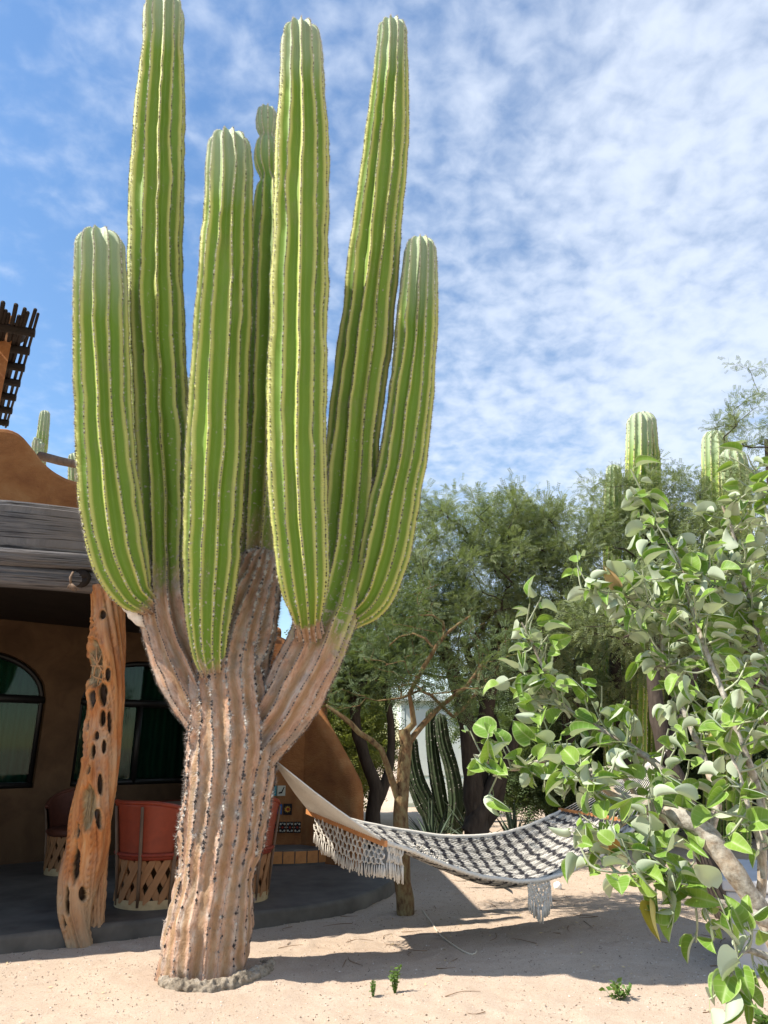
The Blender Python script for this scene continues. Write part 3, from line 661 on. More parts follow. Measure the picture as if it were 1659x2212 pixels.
def build_house():
    root = thing('stucco_house', 'terracotta stucco house with arched windows and a shaded log-beamed porch', 'house', tuple(W0))
    wins = []
    for (pl, pr) in ((-95, 74), (152, 418)):
        a, _ = wall_s(pl, 1690); b, _ = wall_s(pr, 1690); wins.append((a, b))
    wr = wins[1][1] - wins[1][0]; wins[0] = (wins[0][1] - wr, wins[0][1])
    SILL, TRAN = 1.01, 2.12
    tops = [wall_s(*q) for q in ((-140, 905), (-60, 912), (0, 919), (25, 921), (48, 932), (70, 958), (95, 992), (120, 1013), (145, 1027), (165, 1034), (200, 1042), (260, 1046), (300, 1060), (330, 1100))]
    def top(s):
        ss = [t[0] for t in tops]; zz = [t[1] for t in tops]
        return float(np.interp(s, ss, zz)) if s < ss[-1] else max(3.5, zz[-1] - (s - ss[-1]) * 3)
    # columns across the wall
    S0, S1 = -6.0, 3.9
    cuts = {S0, S1}
    for a, b in wins: cuts |= set(np.linspace(a, b, 25))
    cuts |= set(np.linspace(S0, S1, 60)) ; cuts = sorted(c for c in cuts if S0 <= c <= S1)
    up = MB(); lo_ = MB(); D = .30
    class _two:
        def add(s, v, f): (up if np.asarray(v)[:, 2].max() > 3.3 and np.asarray(v)[:, 2].min() > 3.2 else lo_).add(v, f)
    mb = _two()
    def arch(s):
        for a, b in wins:
            if a - 1e-6 <= s <= b + 1e-6:
                c, h = (a + b) / 2, (b - a) / 2; return SILL, TRAN + h * .68 * math.sqrt(max(0, 1 - ((s - c) / h) ** 2))
        return None
    for s0, s1 in zip(cuts, cuts[1:]):
        mid = (s0 + s1) / 2; inw = any(a < mid < b for a, b in wins)
        segs = [(-.1, -.1, top(s0), top(s1))]
        if inw:
            a0, a1 = arch(s0), arch(s1); segs = [(-.1, -.1, SILL, SILL), (a0[1], a1[1], top(s0), top(s1))]
        for z0, z1, z2, z3 in segs:
            # body with a rounded top edge
            if z2 > 3.4:
                mb.add([wall_pt(s0, z0), wall_pt(s1, z1), wall_pt(s1, 3.29), wall_pt(s0, 3.29)], [(0, 1, 2, 3)])
                mb.add([wall_pt(s0, 3.29), wall_pt(s1, 3.29), wall_pt(s1, z3 - .10), wall_pt(s0, z2 - .10)], [(0, 1, 2, 3)])
            else: mb.add([wall_pt(s0, z0), wall_pt(s1, z1), wall_pt(s1, z3), wall_pt(s0, z2)], [(0, 1, 2, 3)])
            if z2 > 2.5:
                prev = None
                for k in range(7):
                    a = k / 6 * math.pi; o_ = -.2 + .2 * math.cos(a); dz = -.10 + .10 * math.sin(a)
                    cur = (wall_pt(s0, z2 + dz, o_), wall_pt(s1, z3 + dz, o_))
                    if prev: mb.add([prev[0], prev[1], cur[1], cur[0]], [(0, 1, 2, 3)])
                    prev = cur
                mb.add([prev[0], prev[1], wall_pt(s1, 0, -.4), wall_pt(s0, 0, -.4)], [(0, 1, 2, 3)])
        if inw:
            a0, a1 = arch(s0), arch(s1)
            mb.add([wall_pt(s0, SILL), wall_pt(s0, SILL, -D), wall_pt(s1, SILL, -D), wall_pt(s1, SILL)], [(3, 2, 1, 0)])
            mb.add([wall_pt(s0, a0[1]), wall_pt(s1, a1[1]), wall_pt(s1, a1[1], -D), wall_pt(s0, a0[1], -D)], [(0, 1, 2, 3)])
    for a, b in wins:
        for s in (a, b): mb.add([wall_pt(s, SILL), wall_pt(s, TRAN), wall_pt(s, TRAN, -D), wall_pt(s, SILL, -D)], [(0, 1, 2, 3)])
    wpart('upper_wall', up.me('upper_wall', 'stucco', True), root)
    lo_.add([wall_pt(-2.6, -.1), wall_pt(-2.6, 3.3), B0 - BD * 3.6 + np.array((0, 0, 3.3)), B0 - BD * 3.6 + np.array((0, 0, -.1))], [(0, 1, 2, 3)])     # unseen end wall, added to darken the porch
    wpart('porch_wall', lo_.me('porch_wall', 'stucco_shaded', True), root)
    # windows: frame, transom, mullions, panes, curtain
    for wi, (a, b) in enumerate(wins):
        c, h = (a + b) / 2, (b - a) / 2; fo = -.10; fw = .035
        fm = MB()
        arc = [wall_pt(a + fw, SILL + fw, fo), wall_pt(a + fw, TRAN, fo)] + [wall_pt(c - (h - fw) * math.cos(t), TRAN + (h * .68 - fw) * math.sin(t), fo) for t in np.linspace(0, math.pi, 28)[1:-1]] + [wall_pt(b - fw, TRAN, fo), wall_pt(b - fw, SILL + fw, fo)]
        fm.tube(arc, fw, 8)
        def bar(s0, z0, s1, z1, r_=.03): fm.tube([wall_pt(s0, z0, fo + .004), wall_pt((s0 + s1) / 2, (z0 + z1) / 2, fo + .004), wall_pt(s1, z1, fo + .004)], r_, 8)
        bar(a, SILL + fw, b, SILL + fw, .04); bar(a, TRAN, b, TRAN, .055); bar(c, SILL, c, TRAN, .045)
        w = wpart('window', fm.me('window', 'metal_dark', True), root)
        pm = MB()
        def pane(poly, name, mat, out):
            q = MB(); n_ = len(poly)
            q.add([wall_pt(s_, z_, out) for s_, z_ in poly] + [wall_pt(s_, z_, out - .006) for s_, z_ in poly], [tuple(range(n_)), tuple(range(2 * n_ - 1, n_ - 1, -1))] + [(i, i + n_, (i + 1) % n_ + n_, (i + 1) % n_) for i in range(n_)])
            o = obj(name, q.me(name, mat), w); return o
        pane([(a + .03, SILL + .03), (c - .02, SILL + .03), (c - .02, TRAN - .02), (a + .03, TRAN - .02)], 'pane', 'window_glass', fo - .012)
        pane([(c + .02, SILL + .03), (b - .03, SILL + .03), (b - .03, TRAN - .02), (c + .02, TRAN - .02)], 'pane', 'window_glass', fo + .012)
        pane([(a + .03, TRAN + .02), (b - .03, TRAN + .02)] + [(c + (h - .03) * math.cos(t), TRAN + .02 + (h * .68 - .05) * math.sin(t)) for t in np.linspace(0, math.pi, 22)[1:-1]], 'pane', 'window_glass', fo - .004)
        q = MB(); n_ = 60
        for i in range(n_):
            s_ = a - .1 + (b - a + .2) * i / (n_ - 1); o_ = -.27 + .025 * math.sin(i * 1.3)
            q.v.append(np.array([wall_pt(s_, SILL - .1, o_), wall_pt(s_, 3.1, o_)]))
        q.n = 2 * n_; q.f = [(2 * i, 2 * i + 2, 2 * i + 3, 2 * i + 1) for i in range(n_ - 1)]
        obj('curtain', q.me('curtain', 'curtain', True), w)
    # porch roof
    def bp(k, z, out=0.0): return B0 + BD * k + BN * out + np.array((0, 0, z))
    KR = .75
    poly = [bp(-6.0, 0, -.12), bp(KR, 0, -.12), bp(KR, 0, -.12) * 0 + wall_pt(3.2, 0, .05), wall_pt(-6, 0, .05)]
    q = MB(); lo = [p + np.array((0, 0, 3.12)) for p in poly]; hi = [p + np.array((0, 0, 3.42)) for p in poly]
    q.add(lo + hi, [(3, 2, 1, 0), (4, 5, 6, 7)] + [(i, (i + 1) % 4, (i + 1) % 4 + 4, i + 4) for i in range(4)])
    wpart('porch_roof', q.me('porch_roof', 'dark_stick'), root)
    # weathered timbers along the porch edge
    def timber(name, k0, k1, zc, hz, hy, out, seed, sq=3.0, mat='gray_wood'):
        n, m = 160, 96; k = np.linspace(k0, k1, n); ph = np.linspace(0, 2 * np.pi, m, endpoint=False)
        cz = zc + .012 * vnoise(np.stack([k * 1.1, k * 0, k * 0 + seed], -1), 3)
        ct = np.sign(np.cos(ph)) * np.abs(np.cos(ph)) ** (2 / sq); st = np.sign(np.sin(ph)) * np.abs(np.sin(ph)) ** (2 / sq)
        V = np.zeros((n, m, 3))
        for i in range(n):
            V[i] = bp(k[i], cz[i], out) + (hy * ct)[:, None] * BN + (hz * st)[:, None] * np.array((0, 0, 1.))
        g = fbm(np.stack([np.repeat(k[:, None] * .8, m, 1), np.tile(ct * hy * 30, (n, 1)), np.tile(st * hz * 30 + seed, (n, 1))], -1), 4, seed)
        c0 = V.mean(1, keepdims=True); dr = V - c0; dr /= np.linalg.norm(dr, axis=2)[..., None]
        V = V + dr * (.018 * g - .012 * np.exp(-(vnoise(np.stack([np.repeat(k[:, None] * .5, m, 1), np.tile(ct * hy * 40, (n, 1)), np.tile(st * hz * 40 + seed, (n, 1))], -1), 5) / .08) ** 2))[..., None]
        skin = np.stack([np.tile(np.where(np.abs(ct) * hy > np.abs(st) * hz * .6, st * hz, ct * hy) + seed * 2.3, (n, 1)), np.repeat(k[:, None], m, 1), np.full((n, m), seed * 1.)], -1)
        me = mesh_np(name, V.reshape(-1, 3), [grid_faces(n, m, True), ], mat, {'skin': skin.reshape(-1, 3)})
        return wpart(name, me, root)
    timber('fascia_board', -6, KR + .1, 3.43, .225, .05, .02, 1, 9.0)
    timber('fascia_board', -6, KR + .1, 3.135, .078, .085, .06, 3, 3.2)
    timber('beam', -6, KR + .05, 2.955, .10, .12, .0, 4, 2.4)
    # round viga end poking out under the fascia, lashed with a rag of rope
    e = at(172, 1249, 6.33); n_ = 24
    q = MB(); dr = np.array((-.15, -1, -.02)); dr /= np.linalg.norm(dr); pts = np.array([e - dr * .9, e - dr * .45, e - dr * .03, e, e - dr * .02]); q.tube(pts, [.085, .085, .085, .08, .05], 18)
    wpart('viga', q.me('viga', 'dark_stick', True), root)['label'] = 'dark round log end under the fascia'
    q = MB()
    k0 = at(152, 1246, 6.27)
    q.tube([at(158, 1236, 6.27), at(152, 1248, 6.24), at(153, 1262, 6.24)], [.011, .013, .010], 8)
    for i in range(6):
        t = at(146 + i * 5, 1278 - abs(i - 3) * 2, 6.23); q.tube([at(153, 1260, 6.24), (at(153, 1262, 6.24) + t) / 2 + np.array((.0, -.01, .006)), t], [.006, .007, .004], 6)
    o = wpart('lashing', q.me('lashing', 'stick', True), root); o['kind'] = 'stuff'
    # knotted trunk post holding the beam
    def post(name, rows, Y, seed, pits, res=(260, 110)):
        P = []
        for px, py, w in rows:
            p = at(px, py, Y); P.append((*p, .5 * w / FPX * dep(px, py, Y)))
        S, s = spline(np.array(P), n=res[0]); pts, rad = S[:, :3], S[:, 3]; Tt, A, B = frames(pts); n = res[1]
        th = np.linspace(0, 2 * np.pi, n, endpoint=False)
        dirv = np.cos(th)[None, :, None] * A[:, None] + np.sin(th)[None, :, None] * B[:, None]
        base = pts[:, None] + rad[:, None, None] * dirv
        twist = np.stack([np.cos(th[None] + s[:, None] * 1.1) * 1.4, np.sin(th[None] + s[:, None] * 1.1) * 1.4, np.repeat(s[:, None] * 1.0, n, 1) + seed], -1)
        rr = rad[:, None] * (.99 + .24 * fbm(twist * 1.3, 3, seed) + .12 * fbm(twist * np.array((4, 4, 1.6)), 3, seed + 3))
        rr = rr - .026 * np.exp(-(vnoise(twist * np.array((2.2, 2.2, .9)), seed + 7) / .09) ** 2) - .012 * np.exp(-(vnoise(twist * np.array((5, 5, 1.6)), seed + 9) / .10) ** 2)
        pit = np.zeros_like(rr); hole = np.zeros_like(rr)
        for (px, py, hw, hh, dpt) in pits:
            c = at(px, py, Y); tdir = np.array((0, 0, 1.))
            d = base - c; dx = d[..., 0] + .12 * d[..., 2]; dz = d[..., 2]
            sc = dep(px, py, Y) / FPX
            q_ = np.sqrt((dx / (hw * sc)) ** 2 + (dz / (hh * sc)) ** 2)
            q_ = q_ + .38 * fbm(base * np.array((26, 26, 14.)), 3, seed + 20)
            front = (dirv @ np.array((0.1, -1, .1))) > -.1
            k = np.clip(1.25 - q_, 0, .45) / .45 * front
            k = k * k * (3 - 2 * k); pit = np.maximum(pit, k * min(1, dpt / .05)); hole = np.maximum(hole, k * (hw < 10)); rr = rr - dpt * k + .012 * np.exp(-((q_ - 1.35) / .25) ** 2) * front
        V = pts[:, None] + rr[..., None] * dirv
        skin = np.stack([np.repeat(th[None] * .15, len(s), 0) + .05 * s[:, None], np.repeat(s[:, None], n, 1), np.full((len(s), n), seed * 1.)], -1)
        low = np.clip(1 - V[..., 2] / .75, 0, 1) * np.clip(.5 + fbm(V * 3, 3, 2), 0, 1.2)
        V2 = np.vstack([V.reshape(-1, 3), pts[-1][None]]); k = (len(s) - 1) * n; j = np.arange(n)
        a_ = {'skin': np.vstack([skin.reshape(-1, 3), skin[-1, -1][None]]), 'pit': np.append(pit.ravel(), 0), 'hole': np.append(hole.ravel(), 0), 'low': np.append(np.clip(low, 0, 1).ravel(), 0)}
        return wpart(name, mesh_np(name, V2, [grid_faces(len(s), n, True), np.stack([k + j, k + (j + 1) % n, np.full(n, len(s) * n)], -1)], 'post_wood', a_), root)
    post('post', [(176, 2058, 60), (173, 2042, 62), (166, 2000, 66), (164, 1950, 78), (172, 1890, 86), (188, 1830, 88), (196, 1770, 88), (206, 1710, 82), (216, 1650, 76), (222, 1590, 74), (227, 1530, 74), (229, 1470, 78), (230, 1400, 77), (231, 1340, 72), (232, 1290, 74), (231, 1268, 76)], 6.52, 3,
         [(206, 1738, 15, 44, .065), (212, 1442, 24, 46, .05), (236, 1500, 9, 22, .06), (235, 1552, 6, 15, .06), (208, 1510, 8, 18, .04), (178, 1858, 9, 36, .075), (192, 1926, 6, 12, .05), (214, 1402, 14, 16, .045), (222, 1590, 5, 8, .03), (184, 1612, 5, 24, .04), (214, 1622, 5, 14, .045), (238, 1612, 4, 12, .04), (196, 1566, 5, 10, .04), (246, 1460, 4, 12, .04), (206, 1350, 8, 10, .035), (236, 1334, 5, 9, .04), (230, 1690, 5, 20, .045), (182, 1790, 5, 14, .04), (160, 1940, 6, 26, .05), (226, 1766, 5, 18, .05), (150, 1985, 4, 12, .04), (206, 1660, 4, 9, .04), (248, 1560, 4, 20, .035)])['label'] = 'orange gnarled trunk post full of hollows'
    q = MB(); rp = random.Random(9)
    for (x0, y0, x1, y1) in ((196, 1412, 226, 1452), (222, 1400, 200, 1462), (194, 1436, 232, 1440), (206, 1396, 214, 1440), (228, 1420, 208, 1480), (196, 1456, 228, 1470), (200, 1424, 232, 1462)):
        A_ = at(x0, y0, 6.405); B_ = at(x1, y1, 6.405); q.tube(spline(np.array([A_ + (0, .03, 0), A_ * .6 + B_ * .4 + (rp.uniform(-.012, .012), -.01, rp.uniform(-.012, .012)), A_ * .3 + B_ * .7 + (rp.uniform(-.012, .012), -.012, 0), B_ + (0, .03, 0)]), n=14)[0], .008, 6)
    wpart('root_strands', q.me('root_strands', 'strand_wood', True), root, 'stuff')
    post('post_offshoot', [(205, 2002, 38), (207, 1960, 40), (212, 1910, 38), (218, 1860, 34), (220, 1800, 28), (214, 1760, 20)], 6.62, 8, [], (90, 60))
    # upper storey pier and its ramada of sticks
    pr = MB(); prof = []
    c0 = at(34, 690, 10.4)
    for k in range(9):
        a = k / 8 * math.pi / 2; prof.append((c0[0] - .22 + .22 * math.sin(a), c0[2] - .22 + .22 * math.cos(a) + .12))
    out = [(c0[0] - 2.5, c0[2] + .12)] + prof + [(c0[0], 4.8), (c0[0] - 2.5, 4.8)]
    n_ = len(out); fr = [(x, 10.4, z) for x, z in out]; bk = [(x * 11.2 / 10.4 - .12, 11.2, z) for x, z in out]
    pr.add(fr + bk, [tuple(reversed(range(n_))), tuple(range(n_, 2 * n_))] + [(i, (i + 1) % n_, (i + 1) % n_ + n_, i + n_) for i in range(n_)])
    wpart('pier', pr.me('pier', 'stucco'), root)
    q = MB(); c1 = at(6, 688, 10.38); q.tube([c1 + np.array((0, .6, 0)), c1, c1 + np.array((0, -.12, 0))], .11, 16); wpart('viga', q.me('viga', 'dark_stick', True), root)
    zr = 8.0
    e0 = on(76, 694, zr); e1 = on(16, 905, zr); ed = e1 - e0; el = np.linalg.norm(ed); ed /= el; wv = np.array((-.93, -.36, 0))
    r_ = random.Random(3)
    for i in range(26):
        a = e0 + wv * (.062 * i + r_.uniform(-.02, .02)) - ed * r_.uniform(.05, .42); b = a + ed * (el + .7); b[2] += r_.uniform(-.03, .03)
        mpt = (a + b) / 2 + np.array((r_.uniform(-.05, .05), 0, r_.uniform(-.03, .03)))
        q = MB(); q.tube(spline(np.array([a, mpt, b]), n=8)[0], r_.uniform(.022, .036), 7); wpart('stick', q.me('stick', 'dark_stick', True), root)
    for i in range(7):
        a = e0 + ed * (.30 + i * el / 6.3) - wv * .04 + np.array((0, 0, -.05)); q = MB()
        q.tube([a, a + wv * .9 + np.array((0, 0, .01)), a + wv * 2.2], [.075, .08, .075], 8); wpart('batten', q.me('batten', 'dark_stick', True), root)
    # drain log beyond the parapet
    q = MB(); q.tube([at(88, 985, 11.0), at(130, 996, 10.7), at(190, 1008, 10.4)], [.075, .07, .06], 12); wpart('drain_log', q.me('drain_log', 'stick', True), root)
build_house()

# ------------------------------------------------------------------ corner hearth: sloped wing wall, tiled bench
def build_hearth():
    Y0 = 9.75
    root = thing('stucco_hearth', 'terracotta outdoor hearth with sloping wing wall and tiled bench', 'hearth', (-1.0, Y0, PATIO_Z))
    # wing wall: outline in its own plane, thickness and rounded edge
    P0 = at(781, 1690, 9.55)[:2]; d = np.array((-.74, .67)); nn = np.array((-.67, -.74))
    def wp(a, z, o=0.0): return np.array((P0[0] + d[0] * a + nn[0] * o, P0[1] + d[1] * a + nn[1] * o, z))
    line = [(0.02, 0.0), (0.0, .5), (0.0, .92), (.025, 1.05), (.08, 1.15), (.30, 1.42), (.62, 1.80), (.95, 2.20), (1.25, 2.62), (1.45, 2.95), (2.0, 3.2)]
    S, _ = spline(np.array([(a, z, 0) for a, z in line]), n=60)
    tn = np.gradient(S[:, :2], axis=0); tn /= np.linalg.norm(tn, axis=1)[:, None]; inn = np.stack([tn[:, 1], -tn[:, 0]], -1)
    TH = .11; V = []
    for k in range(9):
        a = k / 8 * math.pi; o = TH * math.cos(a); i_ = TH * (1 - math.sin(a))
        V.append([wp(S[j, 0] + abs(inn[j, 0]) * i_ * 1.0, S[j, 1] - abs(inn[j, 1]) * i_, o) for j in range(60)])
    V = [[wp(2.0, S[j, 1] - .02, TH) for j in range(60)]] + V + [[wp(2.0, S[j, 1] - .02, -TH) for j in range(60)]]
    V = np.array(V); V += (.010 * fbm(V * 4, 3, 4))[..., None] * np.array((nn[0], nn[1], 0))
    wpart('wing_wall', mesh_np('wing_wall', V.reshape(-1, 3), [grid_faces(11, 60)], 'stucco'), root)
    # hearth breast behind the bench
    q = MB(); q.box((-2.3, 10.12, .1), (-.86, 11.2, 2.9)); wpart('breast', q.me('breast', 'stucco'), root)
    # bench: rounded front
    c = np.array((-1.35, 10.42)); front = []
    for a in np.linspace(R(190), R(330), 40):
        front.append((c[0] + .98 * math.cos(a), c[1] + .78 * math.sin(a)))
    front = np.array(front); q = MB()
    zt = .31
    n = len(front); v = [(x, y, .10) for x, y in front] + [(x, y, zt) for x, y in front]
    q.add(v, [(i, i + 1, n + i + 1, n + i) for i in range(n - 1)]); q.add([(x, y, zt) for x, y in front] + [(front[-1][0], 10.6, zt), (front[0][0], 10.6, zt)], [tuple(range(n + 2))])
    bench = wpart('bench', q.me('bench', 'concrete_dark'), root)
    seg = np.concatenate([[0], np.cumsum(np.linalg.norm(np.diff(front, axis=0), axis=1))]); tw = .148; L = seg[-1]; k = 0; s = .02
    tm = MB(); tm.box((-tw / 2 + .006, -.012, 0), (tw / 2 - .006, .012, .135)); tme = tm.me('tile', 'saltillo')
    bv = bench
    while s + tw < L:
        m_ = s + tw / 2; x = np.interp(m_, seg, front[:, 0]); y = np.interp(m_, seg, front[:, 1]); x2 = np.interp(m_ + .05, seg, front[:, 0]); y2 = np.interp(m_ + .05, seg, front[:, 1])
        o = obj('tile', tme, bv, (x, y, PATIO_Z + .022), (0, 0, math.atan2(y2 - y, x2 - x))); s += tw
    # glazed tiles set in the breast
    def glazed(px0, px1, py0, py1, mat, name='glazed_tile'):
        a = at(px0, py1, 10.11); b = at(px1, py0, 10.11); w, h = b[0] - a[0], b[2] - a[2]
        t = MB(); t.box((0, -.012, 0), (w, .01, h)); o = obj(name, t.me(name, mat), root, a - np.array(root.location)); return o, w, h
    def mark(parent, shapes, mat):
        q = MB()
        for pts in shapes:
            n_ = len(pts); q.add([(x, -.0145, z) for x, z in pts] + [(x, -.011, z) for x, z in pts], [tuple(reversed(range(n_)))] + [(i, (i + 1) % n_, (i + 1) % n_ + n_, i + n_) for i in range(n_)])
        o = obj('motif', q.me('motif', mat), parent); o['kind'] = 'stuff'
    def disc(cx, cz, r, n_=14, star=0): return [(cx + r * (1 + star * (i % 2)) * math.cos(2 * math.pi * i / n_), cz + r * (1 + star * (i % 2)) * math.sin(2 * math.pi * i / n_)) for i in range(n_)]
    glazed(580, 598, 1697, 1719, 'glaze_teal')
    o, w, h = glazed(599, 617, 1697, 1719, 'glaze_white'); mark(o, [[(w * .15, h * .2), (w * .6, h * .25), (w * .9, h * .85), (w * .8, h * .9), (w * .5, h * .4), (w * .2, h * .35)]], 'glaze_black')
    glazed(592, 610, 1737, 1759, 'glaze_blue')
    o, w, h = glazed(612, 631, 1736, 1760, 'glaze_black'); mark(o, [disc(w * .5, h * .5, w * .24, 20, .7)], 'glaze_yellow')
    q = MB(); dd = [(x, z) for x, z in disc(w * .55, h * .5, w * .2)]; q.add([(x, -.016, z) for x, z in dd], [tuple(reversed(range(len(dd))))]); obj('motif', q.me('motif', 'glaze_red'), o)['kind'] = 'stuff'
    for i in range(5):
        o, w, h = glazed(571 + i * 16, 586 + i * 16, 1775, 1799, 'glaze_black')
        sh = []
        for (u, v_) in ((.2, .2), (.8, .2), (.2, .8), (.8, .8)): sh.append(disc(w * u, h * v_, w * .15, 10))
        for (u, v_) in ((.5, .12), (.5, .88), (.1, .5), (.9, .5)): sh.append(disc(w * u, h * v_, w * .08, 8))
        mark(o, sh, 'glaze_white'); q = MB(); dd = disc(w * .5, h * .5, w * .16); q.add([(x, -.0150, z) for x, z in dd], [tuple(reversed(range(len(dd))))]); obj('motif', q.me('motif', 'glaze_red'), o)['kind'] = 'stuff'
build_hearth()

# ------------------------------------------------------------------ barrel chairs and table (slat lattice, leather)
def lathe(prof, n=48, a0=0.0, a1=2 * math.pi):
    full = abs(a1 - a0 - 2 * math.pi) < 1e-6
    th = np.linspace(a0, a1, n, endpoint=not full); P = np.array(prof)
    V = np.stack([P[:, 0][:, None] * np.cos(th), P[:, 0][:, None] * np.sin(th), np.repeat(P[:, 1][:, None], n, 1)], -1)
    return V, grid_faces(len(P), n, full)
def slat_mesh(L, w, t):
    q = MB(); h = .055
    out = [(-w / 2, h), (-w * .18, .012), (-w * .12, 0), (w * .12, 0), (w * .18, .012), (w / 2, h), (w / 2, L - h), (w * .18, L), (-w * .18, L), (-w / 2, L - h)]
    n = len(out); q.add([(x, -t / 2, z) for x, z in out] + [(x, t / 2, z) for x, z in out], [tuple(range(n)), tuple(reversed(range(n, 2 * n)))] + [(i, i + n, (i + 1) % n + n, (i + 1) % n) for i in range(n)])
    return q.me('slat', 'cedar')
SLAT = None
def lattice(root, r0, z0, z1, n, tilt, ph=0.0):
    global SLAT
    L = (z1 - z0) / math.cos(tilt)
    if SLAT is None: SLAT = slat_mesh(L, .058, .010)
    for layer, sg in ((0, 1), (1, -1)):
        for i in range(n):
            a = ph + 2 * math.pi * i / n + layer * math.pi / n; r_ = r0 - layer * .012
            M = Matrix.Rotation(a + math.pi / 2, 4, 'Z') @ Matrix.Translation((0, -r_, z0 + (z1 - z0) / 2)) @ Matrix.Rotation(sg * tilt, 4, 'Y') @ Matrix.Translation((0, 0, -L / 2))
            o = obj('slat', SLAT, root); o.matrix_local = M
def chair(loc, rz, label, hide='leather', hide_edge='leather_edge'):
    root = thing('barrel_chair', label, 'chair', loc, rz, 'barrel chairs on the patio')
    v, f = lathe([(.292, 0), (.306, 0), (.308, .075), (.294, .075), (.292, 0)]); obj('base_ring', mesh_np('base_ring', v.reshape(-1, 3), [f], 'pale_wood', None, False), root)
    lattice(root, .300, .045, .43, 17, R(24))
    v, f = lathe([(.27, .40), (.318, .405), (.326, .43), (.322, .47), (.30, .485), (.02, .46), (.005, .46)]); obj('seat', mesh_np('seat', v.reshape(-1, 3), [f], hide_edge), root)
    n, m = 60, 14; aa = np.linspace(R(-218), R(38), n)          # open at +Y local, back at -Y
    off = np.abs(aa - R(-90)) / R(128)
    top = .90 - .19 * np.clip((off - .25) / .75, 0, 1) ** 1.5; V = []
    for lay in (0, 1):
        g = np.zeros((m, n, 3))
        for k in range(m):
            t = k / (m - 1); z = .44 + (top - .44) * t; r_ = (.322 + .055 * t ** 1.4) - lay * .022
            g[k] = np.stack([r_ * np.cos(aa), r_ * np.sin(aa), z], -1)
        V.append(g)
    A, B = V; v = np.vstack([A.reshape(-1, 3), B.reshape(-1, 3)]); f1 = grid_faces(m, n); f2 = grid_faces(m, n)[:, ::-1] + m * n
    e = np.array([( (m-1)*n + i, (m-1)*n + i + 1, m*n + (m-1)*n + i + 1, m*n + (m-1)*n + i) for i in range(n - 1)])
    obj('backrest', mesh_np('backrest', v, [f1, f2, e], hide), root)
    q = MB(); q.tube((A[-1] + B[-1]) / 2, .020, 10); obj('top_roll', q.me('top_roll', hide, True), root)
    q = MB(); rr = np.linspace(R(-218), R(38), 50); q.tube(np.stack([.330 * np.cos(rr), .330 * np.sin(rr), np.full(50, .452)], -1), .018, 8); obj('seam_roll', q.me('seam_roll', hide_edge, True), root)
    for a in np.linspace(R(-205), R(25), 6):
        tp = np.interp(a, aa, top)
        q = MB(); q.tube([(.300 * math.cos(a), .300 * math.sin(a), .02), (.338 * math.cos(a), .338 * math.sin(a), .44), (.384 * math.cos(a), .384 * math.sin(a), tp - .035)], [.013, .014, .012], 8)
        obj('upright', q.me('upright', 'stick', True), root)
    return root
p = on(312, 1966, PATIO_Z); c_ = chair((p[0] - .02, p[1] + .33, PATIO_Z), R(-30), 'red leather barrel chair between the gnarled post and the cactus trunk'); c_.scale = (1.15, 1.15, .99)
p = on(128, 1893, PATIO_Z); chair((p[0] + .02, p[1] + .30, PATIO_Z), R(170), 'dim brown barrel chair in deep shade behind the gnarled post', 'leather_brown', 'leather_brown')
p = on(500, 1955, PATIO_Z); chair((p[0] - .02, p[1] + .30, PATIO_Z), R(25), 'barrel chair mostly hidden behind the cactus trunk, only its edge showing')
def table():
    p = on(395, 1900, PATIO_Z)
    root = thing('round_table', 'round dark-topped leather table between the barrel chairs', 'table', (p[0] - .05, p[1] + .5, PATIO_Z))
    v, f = lathe([(.005, .742), (.53, .742), (.555, .735)]); obj('tabletop', mesh_np('tabletop', v.reshape(-1, 3), [f], 'stick'), root)
    v, f = lathe([(.553, .752), (.58, .752), (.585, .70), (.565, .68), (.40, .68)]); obj('rim', mesh_np('rim', v.reshape(-1, 3), [f], 'leather'), root)
    v, f = lathe([(.33, 0), (.345, 0), (.345, .06), (.33, .06), (.33, 0)]); obj('base_ring', mesh_np('base_ring', v.reshape(-1, 3), [f], 'pale_wood', None, False), root)
    global SLAT
    SLAT = slat_mesh(.66 / math.cos(R(20)), .05, .01); lattice(root, .352, .035, .695, 15, R(20))
table()

